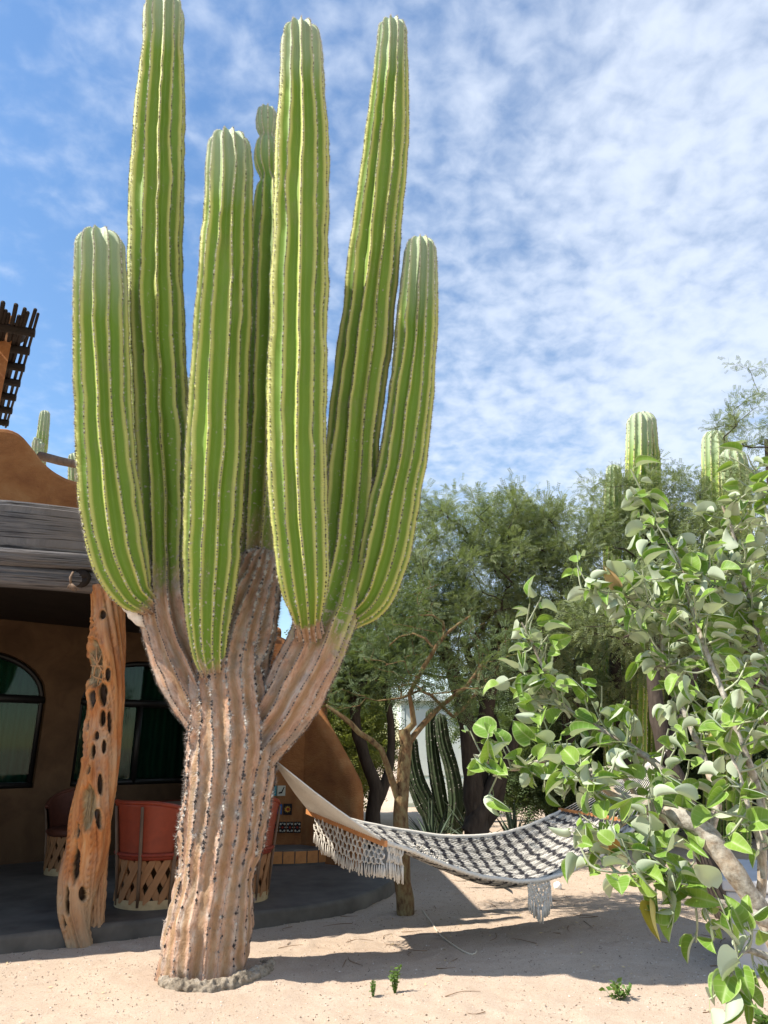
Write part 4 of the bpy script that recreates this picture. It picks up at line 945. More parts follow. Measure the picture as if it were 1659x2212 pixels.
# ------------------------------------------------------------------ hammock
def build_hammock():
    n1 = at(829, 1821, 5.70); f1 = at(667, 1754, 6.60); c1 = (n1 + f1) / 2
    n2 = np.array((2.29, 6.92, .86)); f2 = np.array((1.80, 7.80, .90)); c2 = (n2 + f2) / 2
    k1 = at(590, 1640, 5.78); k2 = np.array((2.90, 7.72, 1.47))
    root = thing('rope_hammock', 'white and charcoal striped hammock with wooden spreader bars and macrame fringe', 'hammock', tuple((c1 + c2) / 2 * np.array((1, 1, 0))))
    na, nb = 240, 108
    a = np.linspace(0, 1, na)[:, None]; b = np.linspace(0, 1, nb)[None]        # b=0 near edge, 1 far edge
    P = ((1 - a) * (1 - b))[..., None] * n1 + ((1 - a) * b)[..., None] * f1 + (a * (1 - b))[..., None] * n2 + (a * b)[..., None] * f2
    sa = np.sin(np.pi * a ** 1.22) ** .9
    edge = .40 * (1 - b) + .20 * b
    belly = .17 * np.sin(np.pi * np.clip(b * 1.0, 0, 1)) ** .8
    narrow = .10 * np.sin(np.pi * a) * (b - .5) * 2
    P = P.copy(); P[..., 2] -= sa * (edge + belly * (.55 + .45 * np.sin(np.pi * a)))
    ax = (f1 - n1) / np.linalg.norm(f1 - n1); P -= narrow[..., None] * ax * 1.2
    P[..., 2] += .010 * fbm(np.stack([np.repeat(a * 9, nb, 1), np.repeat(b * 7, na, 0), a * 0 + b * 0], -1), 3, 4)
    ab = np.stack([np.repeat(a, nb, 1), np.repeat(b, na, 0), a * 0 + b * 0], -1)
    wpart('bed', mesh_np('bed', P.reshape(-1, 3), [grid_faces(na, nb)], 'hammock_cloth', {'ab': ab.reshape(-1, 3)}), root)
    polys = []; abw = []
    for j in range(1, nb - 1):
        w = np.sin(np.arange(na) * 1.05 + (j % 2) * np.pi); q = P[:, j] + w[:, None] * (P[:, min(nb - 1, j + 1)] - P[:, j]) * .32; q[:, 2] += .004 + .003 * np.cos(np.arange(na) * 1.05 * .5 + j)
        polys.append((q, np.full(na, .0052) * (1 + .18 * vnoise(q * 60, j)))); abw.append(np.repeat(np.stack([a[:, 0], np.full(na, b[0, j]), a[:, 0] * 0], -1), 4, 0))
    V_, F_, n0 = [], [], 0
    for pts, rr_ in polys:
        T_, A_, B_ = frames(pts); th = np.linspace(0, 2 * np.pi, 4, endpoint=False); V_.append((pts[:, None] + rr_[:, None, None] * (np.cos(th)[None, :, None] * A_[:, None] + np.sin(th)[None, :, None] * B_[:, None])).reshape(-1, 3)); F_.append(grid_faces(na, 4, True) + n0); n0 += na * 4
    wpart('weave', mesh_np('weave', np.concatenate(V_), [np.concatenate(F_)], 'hammock_cloth', {'ab': np.concatenate(abw)}), root, 'stuff')
    for e, nm in ((P[:, 0], 'edge_cord'), (P[:, -1], 'edge_cord')):
        q = MB(); q.tube(e + np.array((0, 0, .004)), .016, 8); wpart(nm, q.me(nm, 'cord', True), root)
    # row of knots along the near edge
    q = MB()
    for i in range(5, na - 4, 4):
        c = P[i, 0]; t = P[i + 1, 0] - P[i - 1, 0]; t /= np.linalg.norm(t)
        q.tube([c - t * .011 + np.array((0, 0, -.014)), c + np.array((0, -.012, .002)), c + t * .011 + np.array((0, 0, .018))], [.007, .011, .007], 6)
    wpart('edge_knots', q.me('edge_knots', 'cord', True), root, 'stuff')
    # spreader bars
    for (p, q_) in ((n1, f1), (n2, f2)):
        d = q_ - p; L = np.linalg.norm(d); d /= L; up = np.array((0, 0, 1.)); s = np.cross(d, up); s /= np.linalg.norm(s); u = np.cross(s, d)
        M = Matrix(((d[0], s[0], u[0], p[0]), (d[1], s[1], u[1], p[1]), (d[2], s[2], u[2], p[2]), (0, 0, 0, 1)))
        q = MB(); q.box((-.03, -.014, -.022), (L + .03, .014, .022), M); me = q.me('spreader_bar', 'bar_wood'); o = wpart('spreader_bar', me, root)
        bv = o.modifiers.new('bevel', 'BEVEL'); bv.width = .005; bv.segments = 2
    # fans of cords from each knot to its bar
    for (k, p, q_, n) in ((k1, n1, f1, 34), (k2, n2, f2, 20)):
        for i in range(n):
            t = (i + .5) / n; e = p + (q_ - p) * t + np.array((0, 0, .008)); m_ = (k + e) / 2 + np.array((0, 0, -.015))
            q = MB(); q.tube(spline(np.array([k, m_, e]), n=6)[0], [.007 if k is k1 else .004] * 6, 5); wpart('cord', q.me('cord', 'cord', True), root)
    q = MB(); q.tube([k1 + np.array((-.28, .06, .05)), k1 + np.array((-.1, .02, .02)), k1], [.02, .024, .03], 8); wpart('end_rope', q.me('end_rope', 'cord', True), root)
    q = MB(); q.tube([k2, k2 + np.array((.06, .03, .03)), k2 + np.array((.16, .08, .06))], [.02, .015, .012], 8); wpart('end_rope', q.me('end_rope', 'cord', True), root)
    # macrame fringe under the first bar, then round the near corner
    def net(line, drop, cols, rows, name, r_=.0048, tail=.12, pinch=.5):
        q = MB(); S, s = spline(np.array(line), n=cols); rr = random.Random(len(line) + cols)
        g = [[None] * cols for _ in range(rows + 1)]
        for i in range(cols):
            u = i / (cols - 1); dp = drop(u)
            for k in range(rows + 1):
                g[k][i] = S[i] + np.array((rr.uniform(-.006, .006), rr.uniform(-.012, .012), -dp * k / rows + rr.uniform(-.006, .006)))
        for k in range(rows):
            for i in range(cols):
                if (i + k) % 2 == 0:
                    for j in (i - 1, i + 1):
                        if 0 <= j < cols:
                            A_, B_ = g[k][i], g[k + 1][j]
                            for w in (-.004, .004):
                                m_ = (A_ * .5 + B_ * .5) + np.array((w + (B_[0] - A_[0]) * -.18, 0, -.010)); q.tube([A_ + np.array((w, 0, 0)), m_, B_ + np.array((w, 0, 0))], r_, 5)
                    q.tube([g[k][i] + np.array((0, 0, .012)), g[k][i], g[k][i] + np.array((0, 0, -.012))], [r_, r_ * 2.2, r_], 6)
        for i in range(cols):
            if (i + rows) % 2 == 0 or True:
                c = g[rows][i]
                for j in range(4):
                    e = c + np.array((rr.uniform(-.012, .012), rr.uniform(-.012, .012), -tail * rr.uniform(.75, 1.1))); q.tube([c, (c + e) / 2 + np.array((rr.uniform(-.004, .004), 0, 0)), e], [r_ * 1.1, r_, r_ * 1.3], 5)
        return wpart(name, q.me(name, 'cord', True), root, 'stuff')
    e1 = f1 + (n1 - f1) * .10 + np.array((0, -.02, -.02)); e2 = n1 + np.array((0, 0, -.02))
    net([e1, (e1 + e2) / 2, e2], lambda u: .12 + .07 * math.sin(math.pi * u) , 33, 4, 'fringe', r_=.0032, tail=.085)
    net([P[3, 0], P[10, 0], P[16, 0]], lambda u: .12, 13, 2, 'fringe', r_=.0034, tail=.11)
    # macrame lappet hanging from the middle of the near edge
    i0, i1 = 130, 150
    net([P[i0, 0], P[(i0 + i1) // 2, 0], P[i1, 0]], lambda u: .11 + .09 * (1 - abs(u - .5) * 2), 15, 7, 'lappet', r_=.0042, tail=.11)
    # white tufted motif in the cloth
    q = MB(); rr = random.Random(2)
    for _ in range(420):
        i = int(np.clip(rr.gauss(83, 8.0), 64, 106)); j = int(np.clip(rr.gauss(65, 11), 43, 89)); c = P[i, j]; d = np.array((rr.uniform(-.03, .03), rr.uniform(-.05, .03), rr.uniform(.004, .016)))
        q.tube([c, c + d * .6 + np.array((0, 0, .006)), c + d], [.004, .0045, .003], 4)
    wpart('tuft', q.me('tuft', 'cord', True), root, 'stuff')
build_hammock()

# ------------------------------------------------------------------ trees
def grow(trunks, targets, seed, jitter=.10, min_r=.006, tip_r=.0035, step=.28, sag=.0, pull=.6):
    """trunks: list of polylines (x y z r). targets: points to reach. Returns branch polylines with radii and twig tips."""
    r = np.random.default_rng(seed); nodes = []; par = []; fixed = []
    paths = []
    for tr in trunks:
        S, _ = spline(np.array(tr), step=.15); prev = -1; ids = []
        for q in S:
            nodes.append(q[:3]); par.append(prev); fixed.append(q[3]); prev = len(nodes) - 1; ids.append(prev)
        paths.append(ids)
    N0 = len(nodes); base = np.array([t[0][:3] for t in trunks]).mean(0)
    order = np.argsort(np.linalg.norm(targets - base, axis=1)); arr = np.array(nodes)
    buf = np.zeros((len(arr) + len(targets) * 14, 3)); buf[:len(arr)] = arr; n = len(arr)
    hbias = np.zeros(len(buf)); hbias[:n] = [0 if q[2] > base[2] + .8 or len(trunks) == 0 else 3 for q in arr]
    for ti in order:
        t = targets[ti]; d = np.linalg.norm(buf[:n] - t, axis=1) + hbias[:n] + .5 * np.clip(buf[:n, 2] - t[2], 0, None); i = int(d.argmin())
        a = buf[i]; L = np.linalg.norm(t - a)
        k = max(2, min(12, int(L / step) + 1)); off = r.normal(0, jitter * L, 3); ids = [i]; prev = i
        for q in range(1, k + 1):
            u = q / k; pt = a + (t - a) * u + off * math.sin(math.pi * u) + r.normal(0, jitter * .25 * min(L, .6), 3) * (q < k) - np.array((0, 0, sag * L * math.sin(math.pi * u)))
            buf[n] = pt; nodes.append(pt); par.append(prev); fixed.append(0); prev = n; n += 1; ids.append(prev)
        paths.append(ids)
    cnt = np.zeros(n)
    for ids in paths[len(trunks):]: cnt[ids[-1]] += 1
    for i in range(n - 1, -1, -1):
        if par[i] >= 0: cnt[par[i]] += cnt[i]
    rad = np.maximum(tip_r * np.sqrt(np.maximum(cnt, 1)) * 1.15, tip_r); rad = np.maximum(rad, np.array(fixed))
    return buf[:n], rad, paths
def tubes_np(polys, sides):
    V, F, n0 = [], [], 0
    for pts, rad in polys:
        k = sides if rad.max() > .02 else (4 if rad.max() > .008 else 3)
        T, A, B = frames(pts); th = np.linspace(0, 2 * np.pi, k, endpoint=False)
        v = pts[:, None] + rad[:, None, None] * (np.cos(th)[None, :, None] * A[:, None] + np.sin(th)[None, :, None] * B[:, None])
        V.append(v.reshape(-1, 3)); F.append(grid_faces(len(pts), k, True) + n0); n0 += len(pts) * k
    return np.concatenate(V), [np.concatenate(F)]
def sprig_template(k, L, lw, ll, droop=.25):
    """a feathery sprig along +X: k leaflets each side"""
    tv, tf = [], []
    for i in range(k):
        t = (i + .6) / k; x = L * t; z = -droop * L * t * t
        for s in (-1, 1):
            d = np.array((.45, s * .9, -.15)); d /= np.linalg.norm(d); e = np.array((.9, -s * .45, .0)); b = len(tv); o = np.array((x, 0, z))
            tv += [tuple(o), tuple(o + d * ll * .5 + e * lw * .5), tuple(o + d * ll), tuple(o + d * ll * .5 - e * lw * .5)]; tf.append((b, b + 1, b + 2, b + 3))
    return np.array(tv), [np.array(tf)]
def tree(name, label, trunks, targets, seed, bark='bark_dark', leaf='mesquite_leaf', sprigs=22, spread=.16, size=1.0, group=None, jitter=.10, bare=0.0, tmpl=(5, .085, .0105, .021), tip_r=.0028, extra_paths=None):
    base = np.array(trunks[0][0][:3]); base_loc = (float(base[0]), float(base[1]), 0.0)
    root = thing(name, label, 'tree', base_loc, 0, group); r = np.random.default_rng(seed + 50)
    buf, rad, paths = grow(trunks, targets, seed, jitter, tip_r=tip_r)
    tp, bp_ = [], []
    for k, ids in enumerate(paths):
        pts = buf[ids]; rr = rad[ids].copy()
        if k >= len(trunks): rr[0] = min(rr[0], rr[1] * 1.25)
        if len(ids) > 3 and k < len(trunks):
            pts = pts + (fbm(pts * 6, 2, seed) * .02)[:, None]
            tp.append((pts, rr * (1 + .12 * vnoise(pts * 9, seed))))
        else: bp_.append((pts, rr))
    for q_ in tp:
        v, f = tubes_np([q_], 14); wpart('trunk', mesh_np('trunk', v, f, bark), root)
    if bp_:
        v, f = tubes_np(bp_, 7); wpart('branches', mesh_np('branches', v, f, bark), root, 'stuff')
    # foliage sprigs around the last parts of each twig
    org, dr = [], []
    for ids in paths[len(trunks):]:
        if r.uniform() < bare: continue
        pts = buf[ids]; m = sprigs; u = 1 - r.uniform(0, 1, m) ** 1.4 * .85; x = u * (len(ids) - 1); i = np.minimum(x.astype(int), len(ids) - 2); w = (x - i)[:, None]
        c = pts[i] * (1 - w) + pts[i + 1] * w; t = pts[i + 1] - pts[i]; t /= np.linalg.norm(t, axis=1)[:, None] + 1e-9
        o = r.normal(0, 1, (m, 3)); o /= np.linalg.norm(o, axis=1)[:, None]
        org.append(c + o * (spread * r.uniform(0, 1, m) ** 1.5)[:, None]); dr.append(o * .8 + t * .5 + np.array((0, 0, .05)))
    org = np.concatenate(org); dr = np.concatenate(dr); dr /= np.linalg.norm(dr, axis=1)[:, None]
    up = np.tile((0, 0, 1.), (len(org), 1)) + r.normal(0, .55, (len(org), 3)); sd = np.cross(up, dr); sd /= np.linalg.norm(sd, axis=1)[:, None] + 1e-9
    F = np.stack([dr, sd, np.cross(dr, sd)], 1)
    tv, tf = sprig_template(*tmpl); v, f = batch(tv, tf, org, F, size * r.uniform(.7, 1.35, len(org)))
    wpart('crown', mesh_np('crown', v, f, leaf, {'tone': np.repeat(r.uniform(0, 1, len(org)), len(tv))}, False), root, 'stuff')
    return root
def cloud(n, seed, blobs):
    """random targets in ellipsoids (cx cy cz rx ry rz weight), denser near the shell"""
    r = np.random.default_rng(seed); w = np.array([b[6] for b in blobs]); pick = r.choice(len(blobs), n, p=w / w.sum()); B = np.array([b[:6] for b in blobs])[pick]
    d = r.normal(0, 1, (n, 3)); d /= np.linalg.norm(d, axis=1)[:, None]; rr = r.uniform(.18, 1, n) ** .45
    return B[:, :3] + d * rr[:, None] * B[:, 3:]
def poly_px(rows):
    return [(*at(px, py, Y), .5 * w / FPX * dep(px, py, Y)) for px, py, w, Y in rows]

def build_trees():
    # slim tree by the hammock
    b = on(875, 1976)
    Y = float(b[1])
    tr = [poly_px([(875, 1985, 38, Y), (872, 1930, 37, Y), (869, 1860, 35, Y), (867, 1780, 33, Y), (867, 1720, 31, Y), (872, 1660, 28, Y), (876, 1610, 28, Y), (872, 1575, 26, Y)]),
          poly_px([(862, 1735, 14, Y), (850, 1695, 15, Y - .05), (836, 1645, 14, Y - .12), (815, 1607, 13, Y - .2), (782, 1588, 12, Y - .25), (745, 1552, 10, Y - .3), (705, 1522, 7, Y - .3)]),
          poly_px([(876, 1615, 15, Y), (905, 1575, 13, Y + .05), (945, 1532, 11, Y + .1), (985, 1500, 9, Y + .1), (1012, 1478, 7, Y + .1), (1040, 1436, 4, Y + .2)]),
          poly_px([(873, 1585, 17, Y), (896, 1556, 12, Y - .05), (884, 1500, 10, Y - .1), (905, 1460, 10, Y - .1), (935, 1410, 9, Y - .15), (955, 1378, 8, Y - .2), (985, 1352, 6, Y - .2), (1015, 1332, 4, Y - .2)]),
          poly_px([(945, 1395, 8, Y - .15), (962, 1370, 8, Y - .15), (958, 1345, 7, Y - .2), (935, 1330, 6, Y - .25), (905, 1328, 4, Y - .3)]),
          poly_px([(940, 1402, 7, Y - .15), (912, 1372, 6, Y - .1), (870, 1372, 5, Y), (840, 1395, 3, Y + .1)])]
    tg = cloud(170, 4, [(*at(800, 1450, Y), .75, .6, .45, 1.2), (*at(960, 1400, Y), .95, .7, .5, 1.5), (*at(870, 1320, Y), .85, .6, .35, .8), (*at(1010, 1480, Y), .6, .5, .35, .6)])
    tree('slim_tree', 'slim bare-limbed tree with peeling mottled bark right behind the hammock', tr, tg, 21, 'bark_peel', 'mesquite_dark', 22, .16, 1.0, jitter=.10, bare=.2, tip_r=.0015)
    # the big multi-stemmed mesquite
    def stems(rows): return [poly_px(r_) for r_ in rows]
    Y = 11.2
    tr = stems([[(1030, 1800, 52, Y), (1026, 1740, 44, Y), (1018, 1660, 40, Y), (1008, 1560, 34, Y), (975, 1440, 28, Y), (935, 1320, 18, Y)],
                [(1030, 1800, 48, Y + .2), (1035, 1720, 40, Y + .2), (1040, 1620, 36, Y + .2), (1060, 1480, 30, Y + .2), (1085, 1340, 20, Y + .2)],
                [(1015, 1800, 40, Y - .1), (1060, 1710, 34, Y), (1100, 1620, 30, Y + .1), (1140, 1500, 24, Y + .3), (1180, 1380, 16, Y + .4)],
                [(1035, 1790, 36, Y + .3), (1075, 1720, 30, Y + .4), (1080, 1620, 26, Y + .5), (1040, 1500, 22, Y + .6), (1000, 1380, 14, Y + .6)]])
    tg = cloud(620, 5, [(*at(1000, 1215, Y), 1.9, 1.5, 1.2, 3), (*at(1160, 1235, Y), 1.3, 1.4, 1.15, 2), (*at(900, 1310, Y), 1.2, 1.3, 1.0, 1.4), (*at(1060, 1390, Y), 1.8, 1.5, .8, 1.6), (*at(1000, 1150, Y), 1.9, 1.2, .75, 1.2), (*at(1180, 1140, Y), 1.2, 1.1, .7, .8)])
    tree('mesquite_tree', 'tall many-stemmed mesquite with feathery crown behind the hammock, right of the cactus', tr, tg, 22, sprigs=44, spread=.27, size=1.4, jitter=.10)
    # dark twisted trunk left of it
    Y = 10.6
    tr = stems([[(808, 1830, 40, Y), (806, 1760, 34, Y), (812, 1700, 30, Y), (790, 1640, 26, Y), (770, 1570, 22, Y), (768, 1480, 20, Y), (772, 1380, 14, Y)],
                [(812, 1740, 24, Y), (838, 1670, 20, Y + .1), (846, 1580, 17, Y + .2), (835, 1480, 14, Y + .2), (850, 1380, 9, Y + .3)]])
    tg = cloud(240, 6, [(*at(800, 1400, Y), 1.0, 1.0, .7, 1), (*at(870, 1310, Y + .5), 1.1, 1.0, .8, 1), (*at(760, 1440, Y), .7, .8, .5, .7)])
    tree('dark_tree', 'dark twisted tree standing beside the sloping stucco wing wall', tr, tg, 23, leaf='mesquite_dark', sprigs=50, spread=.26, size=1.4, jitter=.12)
    # the leaning anchor tree at the right and its neighbours
    b = on(1577, 1984); Y = float(b[1])
    tr = [[(b[0], b[1], -.05, .115), (b[0] - .10, b[1] + .08, .45, .10), (3.02, 7.68, 1.0, .095), (2.92, 7.80, 1.5, .085), (2.95, 7.95, 2.2, .07), (3.15, 8.2, 2.9, .05)],
          [(2.95, 7.80, 1.45, .07), (3.35, 8.1, 2.1, .055), (3.9, 8.5, 2.8, .04)]]
    tg = cloud(250, 7, [(3.1, 8.5, 3.15, 1.1, .9, .55, 1), (4.0, 8.9, 3.2, 1.1, 1.0, .7, 1.2)])
    tree('leaning_tree', 'dark leaning tree at the right that carries the far end of the hammock', tr, tg, 24, leaf='mesquite_leaf', sprigs=40, spread=.22, size=1.1, jitter=.12)
    Y = 12.2
    tr = stems([[(1380, 1830, 40, Y), (1375, 1720, 34, Y), (1350, 1600, 30, Y), (1330, 1450, 24, Y), (1330, 1280, 16, Y)], [(1390, 1820, 34, Y), (1430, 1650, 28, Y), (1460, 1480, 22, Y), (1470, 1300, 14, Y)],
                [(1370, 1820, 30, Y), (1300, 1720, 26, Y), (1240, 1620, 22, Y), (1210, 1500, 16, Y)]])
    tg = cloud(560, 8, [(*at(1360, 1230, Y), 1.3, 1.3, 1.2, 2), (*at(1470, 1190, Y), 1.2, 1.2, 1.1, 1.5), (*at(1350, 1420, Y), 1.8, 1.3, .9, 1.6), (*at(1330, 1105, Y), .8, .9, .7, .7), (*at(1440, 1080, Y), .9, .9, .75, .8), (*at(1220, 1480, Y), 1.0, 1.2, .7, .8)])
    tree('thorn_tree', 'dense green thorn tree veiling the far ribbed cactus with two rounded heads', tr, tg, 25, sprigs=44, spread=.27, size=1.4)
    Y = 10.4
    tr = stems([[(1700, 1830, 36, Y), (1690, 1650, 30, Y), (1680, 1400, 24, Y), (1670, 1150, 16, Y), (1655, 950, 8, Y)], [(1700, 1700, 26, Y), (1640, 1480, 20, Y), (1600, 1250, 13, Y), (1590, 1080, 7, Y)]])
    tg = cloud(360, 9, [(*at(1640, 960, Y), .75, .8, .95, 1.4), (*at(1590, 1150, Y), .9, .9, .9, 1.2), (*at(1650, 1300, Y), 1.1, 1.0, 1.1, 1.2), (*at(1540, 1280, Y), .8, .8, .7, .8)])
    tg = np.vstack([tg, [at(1572, 785, Y), at(1580, 850, Y), at(1590, 920, Y), at(1620, 800, Y), at(1655, 790, Y), at(1640, 850, Y), at(1560, 960, Y), at(1525, 930, Y + .2), at(1545, 905, Y)]])
    tree('wispy_tree', 'wispy open thorn tree reaching highest at the right edge', tr, tg, 26, sprigs=26, spread=.13, size=1.1, jitter=.06, tip_r=.0022)
    # background wood behind, each with its own crown
    for i, (px, Y, h, w, sd, leaf, lab) in enumerate([
        (690, 15.5, 3.2, 1.3, 31, 'bush_leaf', 'sunlit yellow-green bushy tree behind the sloping wing wall'),
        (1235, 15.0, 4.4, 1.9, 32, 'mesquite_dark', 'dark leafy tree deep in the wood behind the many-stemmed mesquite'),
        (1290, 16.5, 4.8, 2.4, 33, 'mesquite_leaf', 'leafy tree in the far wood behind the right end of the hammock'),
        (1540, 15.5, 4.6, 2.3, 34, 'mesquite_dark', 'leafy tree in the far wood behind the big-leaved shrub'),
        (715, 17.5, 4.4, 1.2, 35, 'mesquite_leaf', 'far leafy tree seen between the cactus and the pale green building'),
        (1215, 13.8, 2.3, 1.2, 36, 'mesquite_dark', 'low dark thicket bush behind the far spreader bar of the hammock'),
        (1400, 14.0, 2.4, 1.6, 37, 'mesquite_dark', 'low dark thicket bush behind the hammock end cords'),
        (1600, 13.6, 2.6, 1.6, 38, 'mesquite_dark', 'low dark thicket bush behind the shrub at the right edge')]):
        p = at(px, 1760, Y); x = float(p[0]); r = random.Random(sd)
        tr = [[(x + dx, Y, -.05, .12), (x + dx * 1.4 + r.uniform(-.1, .1), Y, .9, .10), (x + dx * 3 + r.uniform(-.2, .2), Y, h * .45, .07), (x + dx * 5, Y, h * .75, .04)] for dx in (-.16, .02, .2)]
        tg = cloud(330, sd, [(x, Y, h * .68, w, 1.2, h * .34, 2), (x - w * .5, Y, h * .42, w * .7, 1.1, h * .28, 1), (x + w * .5, Y, h * .45, w * .7, 1.1, h * .3, 1)])
        tree('wood_tree', lab, tr, tg, sd, leaf=leaf, sprigs=56, spread=.36, size=2.1, group='trees of the far wood', tmpl=(4, .085, .012, .024))
build_trees()

# ------------------------------------------------------------------ far cacti
def far_cactus(name, label, rows_list, seed, group=None, skin='cactus_skin'):
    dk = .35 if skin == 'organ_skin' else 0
    P0 = stem_rows(rows_list[0]); root = thing(name, label, 'cactus', (float(P0[0][0]), float(P0[0][1]), 0), 0, group)
    for k, rows in enumerate(rows_list):
        v, f, a, seats = ribbed(stem_rows(rows), N=11, depth=.2, seed=seed + k, step=.06, spr=8, waist=.03, bark=None, lump=.01)
        o = wpart('stem', mesh_np('stem', v, f, skin, a), root)
        s = obj('spine_clusters', areole_mesh('spine_clusters', seats, size=.013, spine=.02, keep=.55 if not dk else .2, dark=dk), o); s['kind'] = 'stuff'
Y = 12.6
far_cactus('column_cactus', 'tall ribbed cactus with two rounded heads above the thorn tree', [
    [(1400, 1860, 66, Y, .2), (1400, 1500, 66, Y, .15), (1398, 1200, 66, Y, .1), (1393, 1000, 64, Y), (1386, 890, 56, Y)], [(1372, 1860, 50, Y - .35, .2), (1374, 1200, 52, Y - .35, .15), (1380, 1000, 56, Y - .3, .1), (1381, 893, 52, Y - .3)], [(1322, 1860, 34, Y - .2, .2), (1322, 1300, 38, Y - .2, .15), (1324, 1100, 38, Y - .2, .1), (1326, 1003, 32, Y - .2)]], 41)
far_cactus('column_cactus', 'pair of pale ribbed cactus columns above the big-leaved shrub at the right', [
    [(1550, 1880, 58, Y + .2, .2), (1548, 1300, 60, Y + .2, .15), (1546, 1050, 58, Y + .2, .1), (1543, 930, 50, Y + .2)], [(1592, 1880, 58, Y - .2, .2), (1592, 1300, 60, Y - .2, .15), (1590, 1060, 58, Y - .2, .1), (1580, 968, 50, Y - .2)]], 44)
Y = 17.0
far_cactus('column_cactus', 'thin far cactus column rising behind the curved parapet', [[(70, 1500, 30, Y, .4), (82, 1050, 28, Y, .4), (90, 960, 25, Y, .3), (98, 886, 21, Y, .2)], [(60, 1500, 26, Y - .3, .3), (80, 1000, 26, Y - .3, .3), (85, 955, 22, Y - .3, .2)]], 46)
far_cactus('column_cactus', 'sliver of a far cactus between the drain log and the leftmost arm', [[(165, 1500, 30, 16.0, .4), (162, 1040, 28, 16.0, .3), (160, 978, 24, 16.0, .2)]], 48)
far_cactus('column_cactus', 'dark far cactus tip between the tallest arm and the front arm', [[(400, 1500, 28, 15.0, .4), (402, 900, 26, 15.0, .3), (404, 814, 20, 15.0, .2)]], 49)
Y = 13.2
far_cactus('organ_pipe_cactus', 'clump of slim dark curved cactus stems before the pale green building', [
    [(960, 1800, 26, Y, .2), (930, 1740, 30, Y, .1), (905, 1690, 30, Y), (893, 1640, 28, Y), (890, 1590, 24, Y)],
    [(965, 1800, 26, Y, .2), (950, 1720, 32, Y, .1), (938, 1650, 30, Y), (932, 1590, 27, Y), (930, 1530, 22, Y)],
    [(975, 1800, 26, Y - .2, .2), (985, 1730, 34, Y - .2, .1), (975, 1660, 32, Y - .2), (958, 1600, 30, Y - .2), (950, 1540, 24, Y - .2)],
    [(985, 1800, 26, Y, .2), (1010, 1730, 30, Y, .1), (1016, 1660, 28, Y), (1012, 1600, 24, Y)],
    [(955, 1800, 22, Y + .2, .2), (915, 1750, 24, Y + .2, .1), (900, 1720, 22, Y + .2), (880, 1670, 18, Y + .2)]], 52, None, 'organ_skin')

# ------------------------------------------------------------------ pale green building far behind
def build_mint():
    Y = 20.5; a = on(862, 1742); x0 = at(868, 1742, Y)[0]; x1 = x0 + 2.75
    root = thing('pale_green_building', 'pale mint-green panelled building glimpsed between the dark stems', 'building', (float(x0), Y, 0))
    q = MB(); q.box((x0, Y, -.1), (x1, Y + 3, 2.75)); wpart('wall', q.me('wall', 'mint_paint'), root)
    q = MB(); q.box((x0 - .15, Y - .15, 2.753), (x1 + .15, Y + 3.1, 2.9)); wpart('roof', q.me('roof', 'mint_trim'), root)
    for i in range(3):
        x = x0 + .0 + i * .90
        q = MB(); q.box((x, Y - .03, .0), (x + .10, Y - .002, 2.75)); wpart('pilaster', q.me('pilaster', 'mint_trim'), root)
        q = MB(); q.box((x + .13, Y - .022, .10), (x + .87, Y - .002, .72)); wpart('panel', q.me('panel', 'mint_trim'), root)
        q = MB(); q.box((x + .13, Y - .022, .80), (x + .87, Y - .002, 2.55)); wpart('panel', q.me('panel', 'mint_trim'), root)
build_mint()

# ------------------------------------------------------------------ spiky rosettes
def rosette(name, label, c, n, L, seed, group, w=.028, upr=.55):
    r = np.random.default_rng(seed); root = thing(name, label, 'plant', (float(c[0]), float(c[1]), 0), 0, group)
    for i in range(n):
        az = 2.4 * i + r.uniform(-.3, .3); t = (i + 1) / n; el = R(20) + R(62) * (1 - t) * upr * 1.6 + r.uniform(-.1, .15); ll = L * r.uniform(.7, 1.1)
        m = 9; s = np.linspace(0, 1, m); d = np.array((math.cos(az) * math.cos(el), math.sin(az) * math.cos(el), math.sin(el)))
        pts = np.array((0, 0, .02)) + d[None] * (s * ll)[:, None] - np.array((0, 0, 1.))[None] * (.18 * ll * s ** 2.2)[:, None]
        side = np.array((-math.sin(az), math.cos(az), 0)); wd = w * (1 - s ** 2.2) * (.55 + .6 * np.sin(np.pi * np.clip(s * .9 + .12, 0, 1))) + .0015; up = np.cross(d, side)
        V = np.stack([pts - side * wd[:, None], pts + up * (wd * -.35)[:, None], pts + side * wd[:, None], pts + up * (wd * .12)[:, None]], 1)
        o = obj('leaf', mesh_np('leaf', V.reshape(-1, 3), [grid_faces(m, 4, True)], 'agave_leaf', {'tone': np.full(m * 4, r.uniform())}), root)
for i, (px, py, n, L, lab) in enumerate([(935, 1842, 30, .95, 'big spiky dark agave left of the many-stemmed trunk'), (1030, 1838, 30, 1.0, 'big spiky dark agave in front of the many-stemmed trunk'), (1110, 1835, 24, .85, 'spiky dark agave right of the many-stemmed trunk, under the shrub tip'), (1085, 1918, 18, .48, 'small dark agave below the hammock bed')]):
    c = on(px, py); rosette('agave', lab, c, n, L, 60 + i, 'spiky agaves behind the hammock', upr=.75)

